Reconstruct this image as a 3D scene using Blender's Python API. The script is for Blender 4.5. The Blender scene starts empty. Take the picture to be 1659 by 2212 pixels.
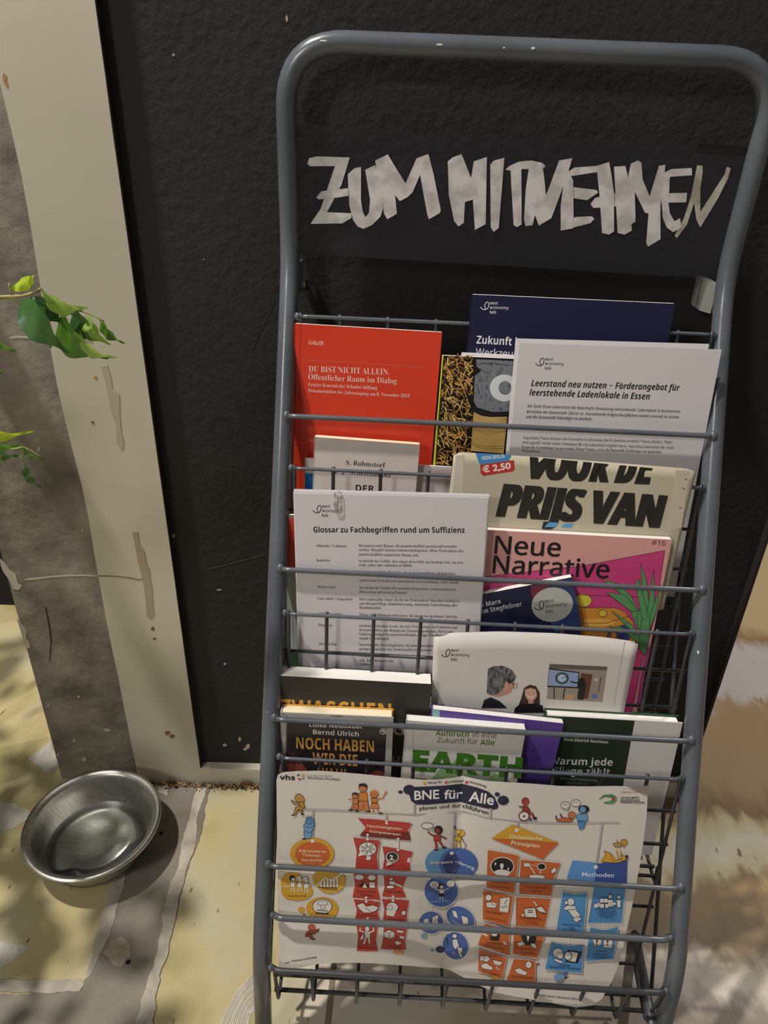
import bpy, bmesh, math, random
from mathutils import Vector, Matrix, noise
random.seed(7)
sc = bpy.context.scene

# ------------------------------------------------------------------ camera
F, CX, CY = 1600.0, 829.5, 1106.0          # pinhole of the 1659 x 2212 frame
EYE = Vector((0, 0, 1.0))
_dn = Vector((744 - CX, 3926 - CY, F)).normalized()       # plumb line in camera axes
_fw = (Vector((0, 0, 1)) - _dn * _dn.z).normalized()
_rt = _dn.cross(_fw)
M = Matrix((_rt, _fw, -_dn))                               # camera (right, down, forward) -> world
cam = bpy.data.objects.new('camera', bpy.data.cameras.new('camera'))
sc.collection.objects.link(cam)
cx, cy, cz = M @ Vector((1, 0, 0)), M @ Vector((0, -1, 0)), M @ Vector((0, 0, -1))
mw = Matrix((cx, cy, cz)).transposed().to_4x4(); mw.translation = EYE
cam.matrix_world = mw
cam.data.sensor_fit = 'VERTICAL'; cam.data.sensor_height = 24
cam.data.lens = F / 2212 * 24
cam.data.clip_start = 0.01
sc.camera = cam

# ------------------------------------------------------------------ light
sc.view_settings.view_transform = 'Standard'; sc.view_settings.look = 'None'
sc.view_settings.gamma = 1; sc.view_settings.use_curve_mapping = False
sc.view_settings.exposure = 0.0
w = bpy.data.worlds.new('room'); sc.world = w; w.use_nodes = True
w.node_tree.nodes['Background'].inputs[0].default_value = (1.0, 0.97, 0.94, 1)
w.node_tree.nodes['Background'].inputs[1].default_value = 0.15
def lamp(name, kind, loc, energy, color, size, target=None, **k):
    d = bpy.data.lights.new(name, kind); d.energy = energy; d.color = color
    if kind == 'AREA': d.size = size
    else: d.shadow_soft_size = size
    for a, b in k.items(): setattr(d, a, b)
    o = bpy.data.objects.new(name, d); sc.collection.objects.link(o); o.location = loc
    if target is not None:
        o.rotation_euler = (Vector(target) - Vector(loc)).to_track_quat('-Z', 'Y').to_euler()
    return o
lamp('ceiling_spot', 'POINT', (-1.32, 0.42, 3.4), 400, (1.0, 0.95, 0.88), 0.06)
lamp('front_fill', 'AREA', (-1.5, -1.3, 2.1), 20, (1.0, 0.96, 0.92), 0.35, (0.0, 0.8, 0.5))  # unseen fill added from the front left to brighten forward faces
lamp('rear_fill', 'POINT', (1.5, 1.7, 2.8), 125, (1.0, 0.95, 0.9), 0.05)  # unseen helper light added to brighten the floor right of the wall

# ------------------------------------------------------------------ pixel helpers
def ray(x, y): return M @ Vector(((x - CX) / F, (y - CY) / F, 1))
def at(x, y, p, n):
    d = ray(x, y); return EYE + d * ((Vector(p) - EYE).dot(n) / d.dot(n))
def proj(P):
    c = M.transposed() @ (Vector(P) - EYE); return (c.x / c.z * F + CX, c.y / c.z * F + CY)
def onfloor(x, y, z=0): return at(x, y, (0, 0, z), Vector((0, 0, 1)))
WALL = 0.839
def onwall(x, y, Y=WALL): return at(x, y, (0, Y, 0), Vector((0, 1, 0)))

# the rack's own axes: across, down along the sloping front, into the pockets
RX = Vector((.9997, -.0217, -.0091)).normalized()
RD = Vector((-.0178, -.4454, -.8951)); RD = (RD - RX * RD.dot(RX)).normalized()
RN = RX.cross(RD)
R0 = Vector((-.110, .733, .698))
def rk(s, t, d=0.0): return R0 + RX * s + RD * t + RN * d

# ------------------------------------------------------------------ materials
def lin(c): return tuple(((v / 255) / 12.92 if v / 255 <= .04045 else ((v / 255 + .055) / 1.055) ** 2.4) for v in c[:3]) + (1,)
MATS = {}
def flat(c, rough=.55, metal=0.0, spec=.5, coat=0.0):
    k = (tuple(c), rough, metal, spec, coat)
    if k in MATS: return MATS[k]
    m = bpy.data.materials.new('paint_%02x%02x%02x' % tuple(int(v) for v in c[:3])); m.use_nodes = True
    b = m.node_tree.nodes['Principled BSDF']
    b.inputs['Base Color'].default_value = lin(c); b.inputs['Roughness'].default_value = rough
    b.inputs['Metallic'].default_value = metal; b.inputs['Specular IOR Level'].default_value = spec
    b.inputs['Coat Weight'].default_value = coat
    MATS[k] = m; return m
def noisy(name, cols, scale=5, detail=6, rough=.7, bump=.0, bscale=40, coords='Object', stops=None, metal=0, dist=0, bdist=.002, vec=(1,1,1), spec=.5):
    m = bpy.data.materials.new(name); m.use_nodes = True; N = m.node_tree; nd = N.nodes; L = N.links
    b = nd['Principled BSDF']; b.inputs['Roughness'].default_value = rough; b.inputs['Metallic'].default_value = metal
    b.inputs['Specular IOR Level'].default_value = spec
    tc = nd.new('ShaderNodeTexCoord'); mp = nd.new('ShaderNodeMapping'); mp.inputs['Scale'].default_value = vec
    L.new(tc.outputs[coords], mp.inputs[0])
    n = nd.new('ShaderNodeTexNoise'); n.inputs['Scale'].default_value = scale; n.inputs['Detail'].default_value = detail
    n.inputs['Distortion'].default_value = dist
    L.new(mp.outputs[0], n.inputs['Vector'])
    r = nd.new('ShaderNodeValToRGB'); els = r.color_ramp.elements
    st = stops or [.35 + .3 * i / max(1, len(cols) - 1) for i in range(len(cols))]
    while len(els) < len(cols): els.new(.5)
    for e, p, c in zip(els, st, cols): e.position = p; e.color = lin(c)
    L.new(n.outputs[0], r.inputs[0]); L.new(r.outputs[0], b.inputs['Base Color'])
    if bump:
        n2 = nd.new('ShaderNodeTexNoise'); n2.inputs['Scale'].default_value = bscale; n2.inputs['Detail'].default_value = 6
        L.new(tc.outputs[coords], n2.inputs['Vector'])
        bp = nd.new('ShaderNodeBump'); bp.inputs['Strength'].default_value = bump; bp.inputs['Distance'].default_value = bdist
        L.new(n2.outputs[0], bp.inputs['Height']); L.new(bp.outputs[0], b.inputs['Normal'])
    m['nodes'] = 1
    return m
STEEL = noisy('grey_enamel', [(77, 82, 88), (92, 97, 103)], 9, 3, .26, .12, 160, bdist=.0006)
SHADED_WIRE = noisy('shaded_enamel_wire', [(44, 46, 49), (58, 60, 63)], 14, 3, .36, .1, 200, bdist=.0005)  # same enamel as the frame, darkened for the shade on the pocket wires
DARKSHADE_WIRE = flat((58, 60, 63), .4)  # shade put into the colour of low bar and rod; strut is dark itself
PAPER = flat((218, 214, 214), .6); PAPERB = flat((226, 222, 224), .6)
PAGES = noisy('page_edges', [(226, 222, 214), (238, 235, 228)], 60, 4, .8, .25, 500, vec=(.05, 1, 6), bdist=.0008)
CREAMPAGES = noisy('cream_page_edges', [(232, 216, 180), (240, 226, 195)], 60, 4, .8, .25, 500, vec=(.05, 1, 6), bdist=.0008)

# ------------------------------------------------------------------ mesh helpers
def link(name, verts, faces, mats, parent=None, smooth=False, fm=None):
    me = bpy.data.meshes.new(name); me.from_pydata([tuple(v) for v in verts], [], faces)
    for m in (mats if isinstance(mats, (list, tuple)) else [mats]): me.materials.append(m)
    if fm: me.polygons.foreach_set('material_index', fm)
    if smooth: me.polygons.foreach_set('use_smooth', [True] * len(faces))
    me.update()
    o = bpy.data.objects.new(name, me); sc.collection.objects.link(o)
    if parent: o.parent = parent; o.matrix_parent_inverse = Matrix.Translation(-parent_loc(parent))
    return o
def parent_loc(p):
    v = Vector(p.location)
    if p.parent: v = v + parent_loc(p.parent) + p.matrix_parent_inverse.translation
    return v
def empty(name, loc, label, cat, group=None):
    o = bpy.data.objects.new(name, None); sc.collection.objects.link(o); o.location = loc; o.empty_display_size = .02
    o['label'] = label; o['category'] = cat
    if group: o['group'] = group
    return o
class MB:
    def __init__(s): s.v = []; s.f = []
    def add(s, vs, fs):
        k = len(s.v); s.v += [Vector(v) for v in vs]; s.f += [tuple(i + k for i in f) for f in fs]
    def box(s, o, a, b, c):
        o, a, b, c = map(Vector, (o, a, b, c))
        vs = [o, o + a, o + a + b, o + b, o + c, o + a + c, o + a + b + c, o + b + c]
        fs = [(0, 3, 2, 1), (4, 5, 6, 7), (0, 1, 5, 4), (1, 2, 6, 5), (2, 3, 7, 6), (3, 0, 4, 7)]
        if a.cross(b).dot(c) < 0: fs = [f[::-1] for f in fs]
        s.add(vs, fs)
    def tube(s, pts, r, n=10, caps=True, closed=False):
        pts = [Vector(p) for p in pts]; rings = []
        rr = r if isinstance(r, (list, tuple)) else [r] * len(pts)
        up = None
        for i, p in enumerate(pts):
            d = (pts[min(i + 1, len(pts) - 1)] - pts[max(i - 1, 0)]).normalized()
            if up is None: up = d.orthogonal().normalized()
            up = (up - d * up.dot(d)).normalized(); sd = d.cross(up)
            rings.append([p + (up * math.cos(a) + sd * math.sin(a)) * rr[i] for a in [2 * math.pi * k / n for k in range(n)]])
        vs = [v for R in rings for v in R]; fs = []
        for i in range(len(pts) - 1):
            for k in range(n):
                fs.append((i * n + k, i * n + (k + 1) % n, (i + 1) * n + (k + 1) % n, (i + 1) * n + k))
        if caps:
            fs.append(tuple(range(n))[::-1]); fs.append(tuple(range((len(pts) - 1) * n, len(pts) * n)))
        s.add(vs, fs)
    def ball(s, c, r, a=8, b=6, ax=(1, 1, 1)):
        vs = []; fs = []
        for i in range(b + 1):
            th = math.pi * i / b
            for k in range(a):
                ph = 2 * math.pi * k / a
                vs.append(Vector(c) + Vector((math.sin(th) * math.cos(ph) * r * ax[0], math.sin(th) * math.sin(ph) * r * ax[1], math.cos(th) * r * ax[2])))
        for i in range(b):
            for k in range(a): fs.append((i * a + k, (i + 1) * a + k, (i + 1) * a + (k + 1) % a, i * a + (k + 1) % a))
        s.add(vs, fs)
    def build(s, name, mat, parent=None, smooth=False): return link(name, s.v, s.f, mat, parent, smooth)
def rounded(pts, rad, n=8):
    pts = [Vector(p) for p in pts]; out = [pts[0]]
    for i in range(1, len(pts) - 1):
        a, b, c = pts[i - 1], pts[i], pts[i + 1]; r = rad[i - 1] if isinstance(rad, (list, tuple)) else rad
        u = (a - b); v = (c - b); l = min(r, u.length * .49, v.length * .49)
        p, q = b + u.normalized() * l, b + v.normalized() * l
        for k in range(n + 1):
            t = k / n; out.append(p * (1 - t) ** 2 + b * 2 * t * (1 - t) + q * t * t)
    return out + [pts[-1]]
def structure(o): o['kind'] = 'structure'; return o

# ------------------------------------------------------------------ the room: floor, pillar, wall panel
def floor_material():
    m = bpy.data.materials.new('worn_painted_floor'); m.use_nodes = True; N = m.node_tree; nd = N.nodes; L = N.links
    b = nd['Principled BSDF']; b.inputs['Roughness'].default_value = .5; b.inputs['Specular IOR Level'].default_value = .35
    g = nd.new('ShaderNodeNewGeometry'); sep = nd.new('ShaderNodeSeparateXYZ')
    def ns(scale, vec, det=5, dist=0.0):
        mp = nd.new('ShaderNodeMapping'); mp.inputs['Scale'].default_value = vec; L.new(g.outputs['Position'], mp.inputs[0])
        n = nd.new('ShaderNodeTexNoise'); n.inputs['Scale'].default_value = scale; n.inputs['Detail'].default_value = det
        n.inputs['Distortion'].default_value = dist; L.new(mp.outputs[0], n.inputs['Vector']); return n.outputs[0]
    def math_(op, a, b_, c=None):
        n = nd.new('ShaderNodeMath'); n.operation = op
        for i, v in enumerate((a, b_) if c is None else (a, b_, c)):
            if isinstance(v, (int, float)): n.inputs[i].default_value = v
            else: L.new(v, n.inputs[i])
        return n.outputs[0]
    def ramp(src, cols):
        r = nd.new('ShaderNodeValToRGB'); e = r.color_ramp.elements
        while len(e) < len(cols): e.new(.5)
        for k, (p, c) in zip(e, cols): k.position = p; k.color = lin(c)
        L.new(src, r.inputs[0]); return r.outputs[0]
    L.new(g.outputs['Position'], sep.inputs[0])
    big = ns(3.2, (1, 1, 1), 4, .5); fine = ns(28, (1, .35, 1), 7, 1.0)
    # bands of worn paint that run across the floor, edges broken up by noise
    yy = math_('ADD', math_('MULTIPLY', sep.outputs['Y'], .5), math_('MULTIPLY', math_('SUBTRACT', big, .5), .10))
    yy = math_('ADD', yy, math_('MULTIPLY', math_('SUBTRACT', fine, .5), .045))
    yy = math_('ADD', yy, math_('MULTIPLY', math_('SUBTRACT', sep.outputs['X'], .5), .03))
    bands = ramp(yy, [(0, (122, 110, 96)), (.252, (126, 114, 100)), (.266, (192, 182, 168)), (.280, (186, 174, 156)), (.296, (116, 98, 70)), (.345, (146, 120, 80)), (.357, (206, 192, 152)),
                      (.378, (214, 206, 184)), (.398, (196, 180, 132)), (.412, (124, 98, 62)), (.45, (164, 138, 98)), (.518, (176, 146, 106)), (.532, (208, 198, 192)),
                      (.61, (212, 202, 194)), (.632, (166, 130, 84)), (.66, (212, 186, 138)), (1, (212, 190, 146))])
    yellow = ramp(ns(5.0, (1, .8, 1), 6, .8), [(.3, (158, 146, 98)), (.45, (186, 172, 126)), (.6, (184, 176, 146)), (.75, (150, 136, 92))])
    cream = ramp(ns(4.0, (1, .6, 1), 6, .8), [(.35, (190, 172, 134)), (.5, (202, 192, 172)), (.7, (206, 198, 182))])
    def mixc(f, a, b_):
        n = nd.new('ShaderNodeMix'); n.data_type = 'RGBA'; L.new(f, n.inputs[0]); L.new(a, n.inputs[6]); L.new(b_, n.inputs[7]); return n.outputs[2]
    xw = math_('ADD', sep.outputs['X'], math_('MULTIPLY', math_('SUBTRACT', fine, .5), .05))
    f1 = nd.new('ShaderNodeMapRange'); L.new(math_('ADD', xw, math_('MULTIPLY', sep.outputs['Y'], .10)), f1.inputs[0]); f1.inputs[1].default_value = -.045; f1.inputs[2].default_value = -.025
    f2 = nd.new('ShaderNodeMapRange'); L.new(math_('ADD', xw, math_('MULTIPLY', big, .2)), f2.inputs[0]); f2.inputs[1].default_value = .18; f2.inputs[2].default_value = .40
    c = mixc(f1.outputs[0], yellow, cream); c = mixc(f2.outputs[0], c, bands)
    spk = nd.new('ShaderNodeMapRange'); L.new(ns(90, (1, .4, 1), 2), spk.inputs[0]); spk.inputs[1].default_value = .70; spk.inputs[2].default_value = .76
    dk = nd.new('ShaderNodeRGB'); dk.outputs[0].default_value = lin((120, 106, 76)); c = mixc(spk.outputs[0], c, dk.outputs[0])
    L.new(c, b.inputs['Base Color'])
    bp = nd.new('ShaderNodeBump'); bp.inputs['Strength'].default_value = .25; bp.inputs['Distance'].default_value = .003
    L.new(fine, bp.inputs['Height']); L.new(bp.outputs[0], b.inputs['Normal'])
    return m
FLOORM = floor_material()
fl = MB(); fl.add([(-4, -3, 0), (4, -3, 0), (4, 4, 0), (-4, 4, 0)], [(0, 1, 2, 3)])
floor = structure(fl.build('floor', FLOORM))
def wobble(pts, amp=.002, step=.004, seed=1):
    out = []
    for i, a in enumerate(pts):
        b = pts[(i + 1) % len(pts)]; n = max(1, min(150, int((b - a).length / step)))
        nn = Vector((-(b - a).y, (b - a).x, 0)).normalized() if (b - a).length else Vector()
        for k in range(n):
            p = a.lerp(b, k / n); sd = Vector((seed * 9, 0, 0)); out.append(p + nn * amp * (1.1 * noise.noise(p * 11 + sd) + .9 * noise.noise(p * 60 + sd) + .5 * noise.noise(p * 170 + sd)))
    return out
def slab(name, px, z, mat, amp=.002, seed=1):
    pts = wobble([onfloor(*p) for p in px], amp, seed=seed); n = len(pts)
    vs = [Vector((p.x, p.y, .0)) for p in pts] + [Vector((p.x, p.y, z)) for p in pts]
    fs = [tuple(range(n, 2 * n))] + [(i, (i + 1) % n, n + (i + 1) % n, n + i) for i in range(n)]
    if sum((pts[i].x * pts[(i + 1) % n].y - pts[(i + 1) % n].x * pts[i].y) for i in range(n)) < 0: fs = [f[::-1] for f in fs]
    return link(name, vs, fs, mat, floor)
CONC = noisy('bare_concrete', [(96, 88, 78), (130, 122, 110), (150, 142, 128)], 7, 7, .6, .3, 60, stops=[.3, .5, .7])
PLAST = noisy('old_plaster', [(150, 142, 128), (186, 178, 162)], 30, 6, .75, .4, 90)
slab('concrete_strip', [(322, 1690), (452, 1697), (438, 1790), (405, 1880), (372, 2000), (335, 2110), (295, 2260), (-300, 2300), (-300, 2165), (0, 2148), (175, 2140), (205, 2060), (240, 1960), (272, 1870), (300, 1780)], .0012, CONC, .003, 1)
slab('plaster_seam', [(430, 1700), (448, 1700), (425, 1780), (425, 1820), (400, 1885), (385, 1960), (365, 2050), (345, 2110), (322, 2260), (280, 2260), (305, 2160), (340, 2060), (352, 1990), (362, 1930), (386, 1880), (398, 1800)], .0020, PLAST, .003, 2)
slab('plaster_seam', [(275, 1865), (268, 1915), (252, 1960), (236, 2020), (212, 2070), (196, 2110), (180, 2120), (196, 2080), (212, 2010), (226, 1960), (245, 1900), (262, 1860)], .0018, PLAST, .002, 3)
slab('plaster_seam', [(-300, 2130), (0, 2118), (80, 2120), (170, 2117), (182, 2128), (172, 2142), (90, 2146), (0, 2142), (-300, 2152)], .0018, PLAST, .002, 4)
slab('plaster_seam', [(345, 1692), (368, 1694), (362, 1722), (343, 1716), (336, 1702)], .002, flat((206, 196, 178), .7), .003, 5)
WPT = noisy('worn_white_paint', [(176, 170, 156), (206, 200, 188)], 60, 6, .6, .3, 200, vec=(1, .3, 1))
slab('paint_patch', [(-60, 1735), (10, 1732), (40, 1738), (66, 1752), (60, 1768), (30, 1790), (0, 1800), (-60, 1800)], .0008, WPT, .003, 6)
slab('paint_patch', [(-60, 2030), (10, 2034), (44, 2040), (70, 2046), (46, 2062), (24, 2078), (0, 2092), (-60, 2110)], .0008, WPT, .003, 7)
slab('paint_patch', [(240, 2034), (262, 2022), (286, 2040), (283, 2062), (262, 2090), (240, 2084), (222, 2060)], .0016, noisy('pale_patch', [(150, 140, 120), (172, 164, 142)], 50, 5, .8), .004, 8)
slab('paint_patch', [(60, 1640), (110, 1600), (128, 1655), (104, 1668)], .0008, WPT, .003, 9)
for i in range(14):                                                  # dry brush strokes, lower left of the rack
    q = i / 13; x0, y0 = 558 - 4 * q, 2092 + 84 * q; x1, y1 = 474 + 64 * q, 2222 + 6 * q; w_ = random.uniform(.8, 2.2)
    cp = [(x0, y0), (x0 * .62 + x1 * .38 - 9, y0 * .62 + y1 * .38 - 5), (x0 * .3 + x1 * .7 - 7, y0 * .3 + y1 * .7 - 4), (x1, y1)]
    slab('brush_mark', [(x - w_, y - w_ * .6) for x, y in cp] + [(x + w_, y + w_ * .6) for x, y in cp[::-1]], .0007, WPT, .0001, 20 + i)
for px in ((348, 1800), (277, 2078)):
    h = MB(); c = onfloor(*px, .0015); h.add([c + Vector((math.cos(a) * .0032, math.sin(a) * .0032, 0)) for a in [k * math.pi / 5 for k in range(10)]], [tuple(range(10))])
    h.build('drill_hole', flat((22, 20, 18), .9), floor)
# dark joint between the boards beneath the rack
j = MB(); a, b_, c, d = onfloor(712, 2090), onfloor(722, 2090), onfloor(712, 2240), onfloor(698, 2240)
a = onfloor(757, 1720); b_ = onfloor(764, 1720)
j.add([p + Vector((0, 0, .0006)) for p in (a, b_, c, d)], [(0, 1, 2, 3)]); j.build('board_joint', flat((128, 114, 94), .9), floor)

BLACK = noisy('black_textured_wall', [(36, 35, 34), (43, 42, 41)], 3, 5, .72, .6, 110, spec=.3, bdist=.0022)
CREAM = noisy('cream_gloss_paint', [(188, 181, 163), (204, 197, 177)], 2.2, 4, .38, .12, 30, bdist=.0015)
PILLAR = noisy('grey_render', [(88, 82, 74), (124, 117, 107), (150, 142, 128)], 13, 10, .8, .8, 70, stops=[.32, .5, .68])
# black infill of the wall, recessed 12 mm behind its cream frame
XL, XR = -.286, .504
wb = MB(); wb.box((XL - .01, WALL + .012, .028), (XR - XL + .01, 0, 0), (0, .10, 0), (0, 0, 3.2))
wall = structure(wb.build('wall_back', BLACK))
rv = MB(); rv.box((XL, WALL - .0010, .036), (.0012, 0, 0), (0, .0140, 0), (0, 0, 3.1)); rv.build('painted_reveal', BLACK, wall)
def strip_mesh(name, xl, xr, z0, z1, y0, y1, mat, amp=0, seed=0, parent=None):
    """upright band whose left edge may wander by amp"""
    n = 70; vs = []; fs = []
    for i in range(n + 1):
        z = z0 + (z1 - z0) * i / n
        e = xl + amp * (noise.noise(Vector((seed, 0, z * 5))) * 2 + noise.noise(Vector((seed + 4, 0, z * 38))) * .35)
        e2 = xr + (.0006 * noise.noise(Vector((seed + 8, 3, z * 60))) if amp else 0)
        vs += [Vector((e, y0, z)), Vector((e2, y0, z)), Vector((e2, y1, z)), Vector((e, y1, z))]
    for i in range(n):
        for k in range(4): fs.append((i * 4 + k, i * 4 + (k + 1) % 4, i * 4 + 4 + (k + 1) % 4, i * 4 + 4 + k))
    fs += [(3, 2, 1, 0), (n * 4, n * 4 + 1, n * 4 + 2, n * 4 + 3)]
    return link(name, vs, fs, mat, parent)
trim = structure(strip_mesh('trim_1', -.391, XL, .0, 3.2, WALL - .0015, WALL + .11, CREAM, .0035, 3))
bb = MB(); bb.box((XL, WALL - .0015, 0), (XR - XL, 0, 0), (0, .0135, 0), (0, 0, .036))
base = structure(bb.build('baseboard_back', CREAM))
pil = structure(strip_mesh('wall_left', -.518, -.388, .0, 3.2, WALL, WALL + .11, PILLAR))
we = MB(); we.box((XR, WALL - .0005, 0), (.004, 0, 0), (0, .1125, 0), (0, 0, 3.2))
structure(we.build('trim_2', flat((34, 31, 29), .8)))
dk = MB(); dk.box((-3.5, 1.30, 0), (3.0, 0, 0), (0, .04, 0), (0, 0, 3.2)); structure(dk.build('wall_rear', flat((22, 20, 19), .9)))

# wear on pillar and frame: chipped paint, filler runs, cracks
def decal(px, Y, mat, name, parent, th=.0006, sub=None):
    pts = [onwall(x, y, Y) for x, y in px]; n = len(pts)
    vs = [p - Vector((0, th, 0)) for p in pts] + pts
    fs = [tuple(range(n)), *[(i, (i + 1) % n, n + (i + 1) % n, n + i) for i in range(n)]]
    nrm = Vector((0, 0, 0))
    for i in range(n): nrm += pts[i].cross(pts[(i + 1) % n])
    if nrm.y > 0: fs = [f[::-1] for f in fs]
    return link(name, vs, fs, mat, parent)
def chip(x, y, rx, ry, n=9, rot=0.0):
    return [(x + (rx * math.cos(a) * math.cos(rot) - ry * math.sin(a) * math.sin(rot)) * random.uniform(.6, 1.15), y + (rx * math.cos(a) * math.sin(rot) + ry * math.sin(a) * math.cos(rot)) * random.uniform(.6, 1.15)) for a in [2 * math.pi * i / n for i in range(n)]]
FY = WALL - .0015
FILL = flat((168, 155, 130), .6)
decal([(286, 1148), (298, 1148), (302, 1175), (312, 1190), (318, 1222), (324, 1228), (324, 1250), (328, 1262), (333, 1330), (326, 1337), (317, 1330), (314, 1290), (308, 1252), (298, 1215), (292, 1180)], FY, FILL, 'filler_run', trim)
decal([(218, 790), (232, 788), (240, 815), (243, 840), (258, 850), (259, 900), (262, 930), (268, 960), (262, 972), (252, 958), (250, 915), (240, 890), (232, 850), (226, 820)], FY, flat((174, 164, 142), .6), 'filler_run', trim)
for c in ((330, 1358, 5, 5), (334, 1380, 4, 3), (206, 816, 4, 4), (200, 912, 5, 3), (362, 1582, 8, 5), (372, 1590, 7, 4), (10, 170, 7, 14), (14, 182, 4, 8)):
    decal(chip(*c), FY, flat((118, 92, 58) if c[1] > 200 and c[0] != 206 else (168, 128, 76), .8), 'chipped_spot', trim, .0004)
WHT = flat((188, 180, 164), .7)
decal([(0, 1206), (12, 1218), (22, 1232), (34, 1240), (40, 1262), (47, 1264), (42, 1274), (28, 1272), (22, 1255), (8, 1236), (2, 1222)], WALL, WHT, 'chipped_patch', pil, .0005)
decal([(36, 1335), (50, 1352), (58, 1362), (56, 1378), (62, 1385), (66, 1400), (58, 1400), (50, 1380), (44, 1360)], WALL, WHT, 'chipped_patch', pil, .0005)
def crack(px, wd, Y, mat, parent, name='crack_line'):
    up = [(x, y - wd * random.uniform(.3, 1)) for x, y in px]; dn = [(x, y + wd * random.uniform(.3, 1)) for x, y in px]
    decal(up + dn[::-1], Y, mat, name, parent, .0005)
crack([(54, 1252), (80, 1250), (110, 1246), (150, 1243), (180, 1243), (212, 1244)], 1.6, WALL, WHT, pil)
crack([(212, 1244), (250, 1245), (280, 1248), (300, 1252), (308, 1250)], 1.3, FY, flat((120, 106, 84), .8), trim)
crack([(22, 729), (40, 727), (60, 728), (75, 727), (95, 731), (112, 730)], 2.6, WALL, WHT, pil)
crack([(112, 730), (140, 731), (170, 733), (200, 738)], .9, FY, flat((120, 110, 90), .8), trim)
decal([(97, 1310), (100, 1311), (110, 1360), (112, 1385), (108, 1428), (106, 1427), (109, 1385), (106, 1360)], WALL, flat((66, 58, 50), .9), 'crack_line', pil, .0004)
for c in ((232, 1577, 7, 3), (160, 1600, 3, 3), (125, 1630, 3, 3), (178, 1145, 3, 3), (170, 1505, 3, 2), (104, 1525, 3, 2), (182, 1640, 5, 5), (84, 970, 3, 6)):
    decal(chip(*c), WALL, WHT, 'plaster_speck', pil, .0004)
BY = WALL + .012
for c in ((375, 1157, 4, 4), (474, 1274, 6, 2), (374, 1272, 3, 7), (536, 1612, 6, 6), (485, 1609, 5, 4), (518, 1597, 3, 5), (530, 1618, 5, 3), (486, 1434, 3, 3), (375, 118, 3, 4), (440, 560, 1.5, 1.5), (620, 40, 3, 9)):
    decal(chip(*c), BY, flat((176, 166, 148), .8), 'paint_chip', wall, .0004)
def scratch(pts, wd=.8):
    crack(pts, wd, BY, flat((74, 70, 66), .8), wall, 'scratch')
scratch([(445, 1230), (480, 1222), (520, 1212), (572, 1198)]); scratch([(395, 1222), (402, 1208), (405, 1193)])
scratch([(545, 760), (560, 720), (585, 670), (592, 650)], .7)
# crumbled plaster along the foot of the wall
dm = [flat((92, 64, 38), .9), flat((140, 112, 74), .9), flat((60, 44, 30), .9), flat((172, 150, 110), .9)]
db = MB(); fm = []
for i in range(800):
    u = random.random(); x = -.372 + u * .20; y = WALL - .004 - abs(random.gauss(0, .0045)); r = random.uniform(.0005, .0016) * (1.8 if random.random() < .12 else 1)
    z = random.uniform(0, .004)
    k = len(db.f); db.ball((x, y, z + r * .4), r, 5, 3, (random.uniform(.7, 1.8), 1, random.uniform(.5, 1))); fm += [random.randrange(4)] * (len(db.f) - k)
for x in (-.215, -.209, -.335):
    k = len(db.f); db.ball((x, WALL - .006, .007), .006, 7, 5, (1.3, .4, 1.0)); fm += [0] * (len(db.f) - k)
o = link('plaster_crumbs', db.v, db.f, dm, None, False, fm); o['kind'] = 'stuff'; o['label'] = 'brown plaster crumbs lying along the foot of the cream skirting'; o['category'] = 'debris'

# ------------------------------------------------------------------ the rack
rack = empty('display_rack', rk(.23, .7, .012) * 1.0, 'tall grey tubular steel display rack with four wire pockets full of print', 'display rack')
TR, TC = .0100, .012                                                # tube radius and depth of its axis
S0, S1 = -.001, .4595
up = Vector((0, 0, 1)); up = (up - RX * up.dot(RX)).normalized()
bendL, bendR = rk(S0, -.165, TC), rk(S1, -.165, TC)
H = .199
footL = at(569, 2212, (0, .462, 0), Vector((0, 1, 0))); footR = at(1431, 2212, (0, .452, 0), Vector((0, 1, 0)))
lowL, lowR = rk(S0 - .001, .600, TC), rk(S1 + .002, .590, TC)
fl_, fr_ = lowL + (footL - lowL) * ((lowL.z) / (lowL.z - footL.z)), lowR + (footR - lowR) * ((lowR.z) / (lowR.z - footR.z))
path = rounded([fl_, lowL, bendL, bendL + up * H + Vector((0, -.002, 0)), bendR + up * H + Vector((0, -.002, 0)), bendR, lowR, fr_], [.035, .04, .058, .058, .04, .035], 10)
m = MB(); m.tube(path, TR, 20); frame = m.build('frame_tube', STEEL, rack, True)
CH = flat((205, 205, 203), .5)
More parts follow.
